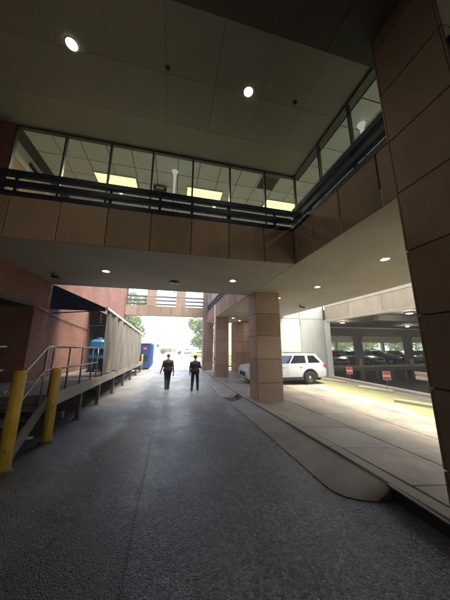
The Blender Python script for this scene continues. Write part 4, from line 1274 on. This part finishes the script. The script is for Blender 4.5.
# ================================================================== dumpster, blue pole
zd = -2.12
t = thing('dumpster', 'blue steel trash compactor with red sign and dark loading mouth beyond the tarp', 'dumpster', (-2.9, 23, zd))
MB().box(-3.95, -1.95, 22.0, 25.6, zd + .14, zd + 2.26).build('body', M['dumpblue'], t, 0.03)
MB().box(-3.2, -2.12, 21.93, 21.998, zd + .75, zd + 1.25).build('loading_mouth', M['black'], t, 0.01)
MB().box(-3.2, -2.12, 21.75, 21.997, zd + .16, zd + .72).build('hopper', M['bluebin'], t, 0.02)
MB().box(-2.55, -2.22, 21.97, 21.996, zd + 1.72, zd + 2.02).build('sign_plate', M['redsign'], t, 0.003)
MB().box(-2.51, -2.26, 21.964, 21.969, zd + 1.84, zd + 1.90).build('sign_line', M['white'], t)
for i in range(6):
    y = 22.3 + i * .62
    MB().box(-1.948, -1.88, y - .05, y + .05, zd + .16, zd + 2.2).build('rib', M['dumpblue'], t, 0.008)
MB().box(-4.0, -1.9, 21.96, 25.65, zd + 2.262, zd + 2.33).build('top_rim', M['dumpblue'], t, 0.01)
for x in (-3.6, -2.15):
    MB().lathe([(0, -.07), (.13, -.07), (.14, 0), (.13, .07), (0, .07)], (x, 22.2, zd + .14), 16, 'x').build('roller', M['black'], t)
t = thing('sign_pole', 'thin pole with small blue sign standing on the bright pavement', 'sign', (-2.1, 36, -2.15))
MB().tube([(-2.1, 36, -2.2), (-2.1, 36, .1)], .045, 8).build('pole', M['steel'], t)
MB().box(-2.28, -1.92, 35.93, 35.95, -.2, .22).build('plate', M['dumpblue'], t, 0.01)

# ================================================================== trees
def leafcloud(mb, blobs, n, size, zmin=-9):
    tot = sum(b[3] ** 2 for b in blobs)
    for (cx, cy, cz, r) in blobs:
        for _ in range(int(n * r * r / tot)):
            v = Vector((random.gauss(0, 1), random.gauss(0, 1), random.gauss(0, 1))).normalized()
            rad = r * (0.55 + 0.5 * random.random()) * (1 + .18 * math.sin(v.x * 5 + cx) * math.cos(v.z * 4 + cy))
            p = Vector((cx, cy, cz)) + Vector((v.x, v.y, v.z * .8)) * rad
            a = Vector((random.gauss(0, 1), random.gauss(0, 1), random.gauss(0, .6))).normalized()
            b = a.cross(Vector((random.gauss(0, 1), random.gauss(0, 1), random.gauss(0, 1)))).normalized()
            s_ = size * random.uniform(.6, 1.4)
            mb.add([p - a * s_, p + b * s_ * .45, p + a * s_, p - b * s_ * .45], [(0, 1, 2, 3)])
def tree(name, label, loc, h, cr, seed, m='leaf', n=3500, size=.22, group=None, ch=.62):
    random.seed(seed)
    x, y, z = loc
    t = thing(name, label, 'tree', loc, group=group)
    mb = MB()
    mb.tube([(0, 0, -.2), (.06, 0, h * .2), (.0, .08, h * .45), (.1, .05, h * .8)], [h * .03, h * .022, h * .016, h * .006], 9)
    blobs = []
    for i in range(11):
        a = i * 2.4 + random.uniform(-.4, .4)
        q = random.uniform(.35, 1.0)
        rad = cr * q * .72
        bz = h * (1 - ch / 2) + h * ch * (.42 if ch < .7 else .52) * random.uniform(-1, 1) * (1.15 - q * .55)
        b = (rad * math.cos(a), rad * math.sin(a), bz, cr * random.uniform(.30, .5))
        blobs.append(b)
        s0 = h * random.uniform(.25, .5)
        mb.tube([(0.03, 0.03, s0), (b[0] * .5, b[1] * .5, (s0 + b[2]) / 2 + .1), b[:3]], [h * .012, h * .008, h * .003], 6)
    mb.build('trunk', M['bark'], t, local=True)
    lb = MB()
    leafcloud(lb, blobs, n, size)
    lb.build('crown', M[m], t, local=True)
    return t
tree('broadleaf_tree', 'leafy green tree left of the drive outside, above the tarp', (-7.6, 43, -2.2), 11.5, 4.3, 11, 'leafl', 8500, .20, None, .85)
tree('broadleaf_tree', 'pale green tree outside just left of the far gateway pillar', (6.3, 47, -2.2), 9.3, 3.9, 23, 'leafl', 8000, .17, None, .85)
g3 = 'trees beyond the parking deck'
t1 = tree('broadleaf_tree', 'bright green tree behind the left opening of the parking deck', (36, 53, -1.9), 8.5, 4.2, 31, 'leafl', 3600, .24, g3, .95)
t2 = tree('broadleaf_tree', 'dense green tree behind the parking deck, left of the first column', (43, 56, -1.9), 9.5, 4.6, 37, 'leaf', 3600, .24, g3, .95)
t3 = tree('broadleaf_tree', 'yellowish green tree behind the parking deck between the dark columns', (49.5, 52, -1.9), 8.5, 4.4, 41, 'leafl', 3600, .24, g3, .95)
for i, (src, x, y, rz, lab) in enumerate(((t1, 56, 54, 1.1, 'green tree behind the deck, right of the pale far column'), (t2, 62, 52, 2.2, 'dense tree behind the deck, left of the second dark column'),
        (t3, 69, 55, .7, 'green tree behind the deck, right of the second dark column'), (t2, 76, 57, 3.1, 'rightmost green tree behind the deck beside the big dark pillar'),
        (t3, 52, 62, 4.0, 'far tree filling the gap behind the pale far column'), (t1, 66, 64, 5.0, 'far tree filling the gap behind the second dark column'),
        (t1, 46, 66, 2.6, 'far tree filling the gap behind the first dark column'), (t2, 79, 66, 1.9, 'far tree at the back of the right opening'))):
    dup(src, (x, y, -1.9), rz, lab)
def bush(label, loc, r, seed, m='leafl'):
    random.seed(seed)
    t = thing('bush', label, 'bush', loc)
    mb = MB()
    for i in range(5):
        a = i * 1.3
        mb.tube([(0, 0, 0), (r * .4 * math.cos(a), r * .4 * math.sin(a), r * .9)], [.03, .012], 6)
    mb.build('stem', M['bark'], t, local=True)
    lb = MB()
    leafcloud(lb, [(0, 0, r * 1.0, r * .95), (r * .3, 0, r * 1.3, r * .6), (-r * .3, .1, r * .8, r * .7)], 1400, .09)
    lb.build('foliage', M[m], t, local=True)
bush('round green bush on the far edge of the bright pavement', (-1.95, 58, -2.2), .85, 51, 'leaf')
bush('low yellow green bush near the far parked cars', (2.0, 60, -2.3), .55, 53)
bush('dark green bush on the verge near the far gateway pillar', (7.2, 52, -2.1), .7, 57, 'leaf')

# ================================================================== far buildings
def far_block(name, label, x0, x1, y0, y1, z0, z1, nx, nz, m, wm='bglass'):
    t = thing(name, label, 'building', ((x0 + x1) / 2, y0, z0))
    MB().box(x0, x1, y0, y1, z0, z1).build('wall', M[m], t, 0.05, 1)
    MB().box(x0 - .2, x1 + .2, y0 - .2, y1 + .2, z1 + .002, z1 + .35).build('roof', M['garage_conc'], t, 0.04, 1)
    dx, dz = (x1 - x0) / nx, (z1 - z0) / nz
    for i in range(nx):
        for j in range(nz):
            a, b = x0 + dx * (i + .2), x0 + dx * (i + .8)
            c, d = z0 + dz * (j + .3), z0 + dz * (j + .82)
            f = MB().box(a, b, y0 - .10, y0 - .002, c, d).build('window', M['white'], t, 0.01, 1)
            MB().box(a + .12, b - .12, y0 - .12, y0 - .102, c + .12, d - .12).build('pane', M[wm], f)
    return t
far_block('office_building', 'pale office block with rows of windows far beyond the tarp', -26, -7.6, 98, 112, -2.4, 6.4, 9, 3, 'white_wall')
far_block('stair_tower', 'pale glazed tower standing beside the far office block', -7.5, -4.9, 96.5, 104, -2.4, 9.2, 2, 5, 'white_wall')
far_block('low_building', 'long low pale building across the street far down the drive', 8, 30, 105, 115, -2.4, 2.4, 9, 1, 'white_wall')
t = thing('pavilion', 'low flat roofed open shelter far down the drive', 'shelter', (-.9, 82, -2.35))
MB().box(-4.2, 2.2, 80, 86, 1.25, 1.6).build('roof', M['garage_conc'], t, 0.05)
for x in (-4, -1.9, .2, 2.0):
    for y in (80.3, 85.7):
        MB().box(x - .12, x + .12, y - .12, y + .12, -2.4, 1.25).build('post', M['white_wall'], t, 0.01)
MB().box(-4.0, 2.0, 85.0, 85.2, -2.4, -.9).build('low_wall', M['panel'], t, 0.02)
g4 = 'cars parked far outside at the end of the drive'
f1 = dup(c3, (4.6, 66, z_out(0, 66)), R(75), 'silver car parked far outside, left of two near the pale tree', g4)
dup(c3, (8.2, 68, z_out(0, 68)), R(80), 'silver car parked far outside, right of two below the pale tree', g4)

# ================================================================== people: smooth distance-field bodies, meshed with surface nets
def surface_nets(F, lo, h):
    nx, ny, nz = F.shape
    ins = F < 0
    cs = [(i, j, k) for i in (0, 1) for j in (0, 1) for k in (0, 1)]
    cnt = sum(ins[i:nx - 1 + i, j:ny - 1 + j, k:nz - 1 + k].astype(np.int8) for i, j, k in cs)
    act = (cnt > 0) & (cnt < 8)
    idx = -np.ones(act.shape, np.int64)
    A = np.argwhere(act)
    idx[act] = np.arange(len(A))
    acc, num = np.zeros((len(A), 3)), np.zeros(len(A))
    for a in cs:
        for ax in range(3):
            if a[ax]: continue
            b = list(a); b[ax] = 1
            fa = F[A[:, 0] + a[0], A[:, 1] + a[1], A[:, 2] + a[2]]
            fb = F[A[:, 0] + b[0], A[:, 1] + b[1], A[:, 2] + b[2]]
            m_ = (fa < 0) != (fb < 0)
            tt = np.where(m_, fa / np.where(fa - fb == 0, 1, fa - fb), 0)
            p = np.tile(np.array(a, float), (len(A), 1)); p[:, ax] += tt
            acc[m_] += p[m_]; num[m_] += 1
    V = (A + acc / num[:, None]) * h + np.array(lo)
    faces = []
    for ax in range(3):
        u, v = [(1, 2), (2, 0), (0, 1)][ax]
        sl0 = [slice(None)] * 3; sl1 = [slice(None)] * 3
        sl0[ax] = slice(0, -1); sl1[ax] = slice(1, None)
        E = np.argwhere(ins[tuple(sl0)] != ins[tuple(sl1)])
        E = E[(E[:, u] > 0) & (E[:, v] > 0) & (E[:, u] < F.shape[u] - 1) & (E[:, v] < F.shape[v] - 1)]
        du, dv = np.zeros(3, int), np.zeros(3, int); du[u] = 1; dv[v] = 1
        q = np.stack([idx[tuple((E - o_).T)] for o_ in (du + dv, dv, 0 * du, du)], 1)
        flip = ins[tuple(E.T)]
        q[~flip] = q[~flip][:, ::-1]
        faces.append(q)
    return V, np.concatenate(faces)

def sdf_mesh(name, prims, clip, h, m, parent, k=0.02):
    """prims: tapered capsules (a, b, ra, rb[, squash]) smooth-unioned; clip(P)->d limits the cloth"""
    pts = np.array([p for q in prims for p in (q[0], q[1])])
    rm = max(max(q[2], q[3]) for q in prims) + .03
    lo, hi = pts.min(0) - rm, pts.max(0) + rm
    n = np.ceil((hi - lo) / h).astype(int) + 1
    g = np.stack(np.meshgrid(*[lo[i] + h * np.arange(n[i]) for i in range(3)], indexing='ij'), -1)
    F = np.full(g.shape[:3], 9.0)
    for q in prims:
        a, b, ra, rb = np.array(q[0], float), np.array(q[1], float), q[2], q[3]
        kk = q[5] if len(q) > 5 else k
        r0 = max(ra, rb) + .12
        l2, h2 = np.minimum(a, b) - r0, np.maximum(a, b) + r0
        i0 = np.maximum(0, ((l2 - lo) / h).astype(int)); i1 = np.minimum(n, ((h2 - lo) / h).astype(int) + 2)
        sl = tuple(slice(i0[i], i1[i]) for i in range(3))
        P = g[sl] - a
        ba = b - a
        sq = np.array(q[4] if len(q) > 4 and q[4] else (1, 1, 1), float)
        t = np.clip((P @ ba) / max(1e-9, ba @ ba), 0, 1)
        D = (P - t[..., None] * ba) / sq
        d = (np.linalg.norm(D, axis=-1) - (ra + (rb - ra) * t)) * sq.min()
        f = F[sl]
        hh = np.maximum(kk - np.abs(f - d), 0) / kk
        F[sl] = np.minimum(f, d) - hh * hh * kk * .25
    if clip is not None:
        F = np.maximum(F, clip(g))
    V, fc = surface_nets(F, lo, h)
    me = bpy.data.meshes.new(name)
    me.from_pydata(V.tolist(), [], fc.tolist())
    me.polygons.foreach_set('use_smooth', [True] * len(me.polygons))
    me.materials.append(m)
    me.update()
    return place(name, me, parent)

def V3(*a): return np.array(a, float)
def person(label, loc, rz, J, hair, held=None):
    """J: joints in local metres, facing +y, z up from the ground"""
    t = thing('person', label, 'person', loc, rz)
    hd, nk, ch, wa, pe = J['head'], J['neck'], J['chest'], J['waist'], J['pelvis']
    body = [(pe, wa, .125, .125, (1.2, .85, 1)), (wa, ch, .125, .15, (1.22, .82, 1)), (ch, nk - V3(0, 0, .03), .13, .075, (1.25, .8, 1)),
            (nk - V3(0, 0, .05), nk + V3(0, .01, .08), .058, .055)]
    # head: skull, jaw, nose, ears, brow, lips, eyes
    body += [(hd + V3(0, -.012, .03), hd + V3(0, .012, .04), .088, .084, (.88, 1, 1.05)), (hd + V3(0, .035, -.055), hd + V3(0, .055, -.085), .055, .042, (1, .9, 1)),
             (hd + V3(0, .092, .02), hd + V3(0, .108, -.015), .010, .016), (hd + V3(-.035, .078, .035), hd + V3(.035, .078, .035), .014, .014),
             (hd + V3(-.03, .082, -.052), hd + V3(.03, .082, -.052), .012, .012)]
    for s_ in (-1, 1):
        body += [(hd + V3(s_ * .078, -.005, -.02), hd + V3(s_ * .083, -.012, .025), .012, .018), (hd + V3(s_ * .03, .082, .02), hd + V3(s_ * .032, .083, .02), .012, .012)]
    shirt, trou, shoes, fingers = [], [], [], []
    torso = [(pe + V3(0, 0, .02), wa, .138, .14, (1.2, .87, 1)), (wa, ch, .14, .165, (1.22, .85, 1)), (ch, nk - V3(0, 0, .05), .145, .085, (1.27, .82, 1))]
    shirt += torso
    for s_, S_ in ((-1, 'l'), (1, 'r')):
        sh, el, wr = J['sh' + S_], J['el' + S_], J['wr' + S_]
        body += [(ch + V3(s_ * .07, 0, .05), sh, .07, .06), (sh, el, .058, .043), (el, wr, .044, .029)]
        shirt += [(nk + V3(s_ * .035, -.01, -.075), sh, .07, .066), (ch + V3(s_ * .06, 0, .0), sh, .08, .066), (sh, sh + (el - sh) * .85, .068, .062)]
        # hand: palm, four bent fingers, thumb
        d = (wr - el) / np.linalg.norm(wr - el)
        fwd = J.get('palm' + S_, V3(0, 1, 0)); fwd = fwd - d * (fwd @ d); fwd /= np.linalg.norm(fwd)   # across the knuckles
        inn = np.cross(fwd, d) * (1 if s_ < 0 else -1)      # direction the fingers curl towards
        if inn[0] * s_ > 0: inn = -inn
        pm = wr + d * .075
        body += [(wr + d * .015, pm, .028, .03, None), (pm + fwd * .026, pm - fwd * .026, .018, .017)]
        for i_, (o_, L1) in enumerate(((.030, .070), (.010, .080), (-.011, .073), (-.031, .058))):
            c = J.get('curl' + S_, .6)
            k0 = pm + fwd * o_ + d * .012
            k1 = k0 + (d * math.cos(c * .6) + inn * math.sin(c * .6)) * L1 * .48
            k2 = k1 + (d * math.cos(c * 1.5) + inn * math.sin(c * 1.5)) * L1 * .32
            k3 = k2 + (d * math.cos(c * 2.2) + inn * math.sin(c * 2.2)) * L1 * .24
            body += [(k0, k1, .0095, .009, None, .006), (k1, k2, .009, .0082, None, .004), (k2, k3, .0082, .0072, None, .004)]
        t0 = wr + d * .03 + fwd * .022
        t1 = t0 + (d * .6 + fwd * .75 + inn * .25) * .042
        t2 = t1 + (d * .85 + fwd * .3 + inn * .45) * .034
        body += [(t0, t1, .0135, .0115, None, .008), (t1, t2, .011, .009, None, .004)]
        hp, kn, an, to = J['hp' + S_], J['kn' + S_], J['an' + S_], J['to' + S_]
        body += [(hp, kn, .085, .056), (kn, an, .057, .038), (an - V3(0, 0, .02), to, .04, .032)]
        trou += [(hp + V3(0, 0, .04), kn, .104, .075), (kn, an + V3(0, 0, .0), .076, .062)]
        shoes.append([(an + (an - to) * .22 - V3(0, 0, .035), an + (to - an) * .3 - V3(0, 0, .02), .048, .05), (an + (to - an) * .3 - V3(0, 0, .02), to, .05, .042, (1, 1, .8)), (an + V3(0, 0, .03), an - V3(0, 0, .03), .05, .05)])
    trou += [(pe + V3(-.07, 0, -.02), pe + V3(.07, 0, -.02), .125, .125, (1, .92, 1)), (pe, pe + V3(0, 0, .08), .135, .135, (1.18, .87, 1))]
    H_ = .0085
    b = sdf_mesh('body', body, None, H_, M['skin'], t, .03)
    zw = wa[2] - .06
    sh_ = sdf_mesh('shirt', shirt, lambda g: np.maximum(zw - .10 - g[..., 2], g[..., 2] - (nk[2] + .02)), .012, M['uniform'], t, .05)
    sdf_mesh('trousers', trou, lambda g: np.maximum(g[..., 2] - zw, .045 - g[..., 2]), .012, M['trouser'], t, .035)
    for s in shoes:
        sdf_mesh('shoe', s, lambda g: .004 - g[..., 2], .01, M['black'], t, .03)
    # belt with pouches
    mb = MB()
    n = 28
    for z0, r_ in ((zw - .035, 1), (zw + .02, 1)):
        pass
    rb = [(pe[0] + .176 * math.cos(2 * PI * i / n), pe[1] + .132 * math.sin(2 * PI * i / n)) for i in range(n)]
    vs, fs = [], []
    for x, y in rb:
        vs += [(x, y, zw - .04), (x * 1.03, y * 1.03, zw - .04), (x * 1.03, y * 1.03, zw + .015), (x, y, zw + .015)]
    for i in range(n):
        j = (i + 1) % n
        for q in range(4): fs.append((i * 4 + q, i * 4 + (q + 1) % 4, j * 4 + (q + 1) % 4, j * 4 + q))
    bl = mb.add(vs, fs).build('belt', M['black'], t, local=True)
    for x, y, sx, sy, dz in J['pouches']:
        MB().box(x - sx, x + sx, y - sy, y + sy, zw - .05 - dz, zw + .03).build('pouch', M['black'], bl, 0.012, 2, local=True)
    # hair cap, eyes
    sdf_mesh('hair', [(hd + V3(0, -.022, .035), hd + V3(0, .0, .045), .0895, .0865, (.88, 1, 1.05))], lambda g: np.maximum(.02 + hd[2] + (g[..., 1] - hd[1]) * .55 - g[..., 2] if hair != 'hair' else (.0 + hd[2] + (g[..., 1] - hd[1]) * .8 - g[..., 2]), -9), .0085, M[hair], t)
    for s_ in (-1, 1):
        MB().lathe([(0, -.010), (.008, -.006), (.0105, 0), (.008, .006), (0, .010)], tuple(hd + V3(s_ * .031, .089, .02)), 10).build('eye', M['white'], t, local=True)
    return t

def pose(**kw):
    J = dict(head=V3(0, .035, 1.63), neck=V3(0, .0, 1.46), chest=V3(0, .0, 1.30), waist=V3(0, .01, 1.08), pelvis=V3(0, 0, .95),
             shl=V3(-.185, 0, 1.345), shr=V3(.185, 0, 1.345), ell=V3(-.25, -.03, 1.12), elr=V3(.25, -.03, 1.12), wrl=V3(-.27, .05, .88), wrr=V3(.27, .05, .88),
             hpl=V3(-.095, 0, .92), hpr=V3(.095, 0, .92), knl=V3(-.10, .06, .50), knr=V3(.10, -.02, .50), anl=V3(-.10, .0, .09), anr=V3(.10, -.18, .12),
             tol=V3(-.11, .15, .045), tor=V3(.11, -.05, .05), pouches=[(-.19, 0, .035, .05, .07), (.19, .02, .035, .05, .12), (.08, -.135, .05, .025, .02), (-.08, -.135, .05, .025, .02)])
    J.update(kw)
    return J
Z1, Z2 = z_road(-.15, 12.1), z_road(1.2, 11.95)
person('person walking on the left in dark uniform, left arm swung out, radio in right hand', (-.15, 12.1, Z1), R(-4),
       pose(ell=V3(-.265, -.05, 1.10), wrl=V3(-.345, .05, .89), elr=V3(.255, -.04, 1.10), wrr=V3(.275, .10, .89), anl=V3(-.05, -.16, .13), tol=V3(-.055, -.04, .045), knl=V3(-.075, .03, .50),
            knr=V3(.06, .10, .50), anr=V3(.045, .05, .09), tor=V3(.055, .20, .045), curlr=.9, curll=.5), 'hair')
person('person walking away on the right in dark uniform with right forearm raised across the front', (1.21, 11.95, Z2), R(-7),
       pose(shl=V3(-.195, 0, 1.345), shr=V3(.195, 0, 1.345), ell=V3(-.255, -.04, 1.10), wrl=V3(-.265, .04, .86), elr=V3(.27, .0, 1.11), wrr=V3(.16, .24, 1.20), palmr=V3(0, .3, 1), curlr=.8,
            knl=V3(-.12, .05, .50), anl=V3(-.14, -.10, .11), tol=V3(-.15, .05, .045), knr=V3(.13, .07, .5), anr=V3(.15, .05, .09), tor=V3(.165, .2, .045)), 'hair2')
# radio held by the left walker
cr_, sr_ = math.cos(R(-4)), math.sin(R(-4))
hx, hy, hz = .275, .13, .80
px_, py_ = -.15 + hx * cr_ - hy * sr_, 12.1 + hx * sr_ + hy * cr_
t = thing('handheld_radio', 'small black handheld radio in the right hand of the left walking person', 'radio', (px_, py_, Z1 + hz - .08), rz=R(-4))
MB().box(-.022, .022, -.035, .035, -.09, .07).build('case', M['black'], t, 0.008, local=True)
MB().tube([(0, .02, .07), (0, .02, .17)], .006, 6).build('antenna', M['black'], t, local=True)

# ================================================================== added volume standing in for veiling glare on far things
hz = bpy.data.materials.new('glare_volume')
hz.use_nodes = True
_t = hz.node_tree
_t.nodes.remove(_t.nodes['Principled BSDF'])
_v = _t.nodes.new('ShaderNodeVolumePrincipled')
_v.inputs['Color'].default_value = (0.93, 0.96, 1.0, 1)
_v.inputs['Density'].default_value = 0.0016
_v.inputs['Anisotropy'].default_value = 0.2
_t.links.new(_v.outputs[0], _t.nodes['Material Output'].inputs['Volume'])
bpy.context.view_layer.update()
_top = max((o.matrix_world @ Vector(c)).z for o in S.objects if o.type == 'MESH' for c in o.bound_box) + 0.4
tag(MB().box(-405, 405, -405, 405, -4.5, _top).build('glare_veil', hz), kind='stuff')
S.cycles.volume_bounces = 1
S.cycles.volume_step_rate = 4
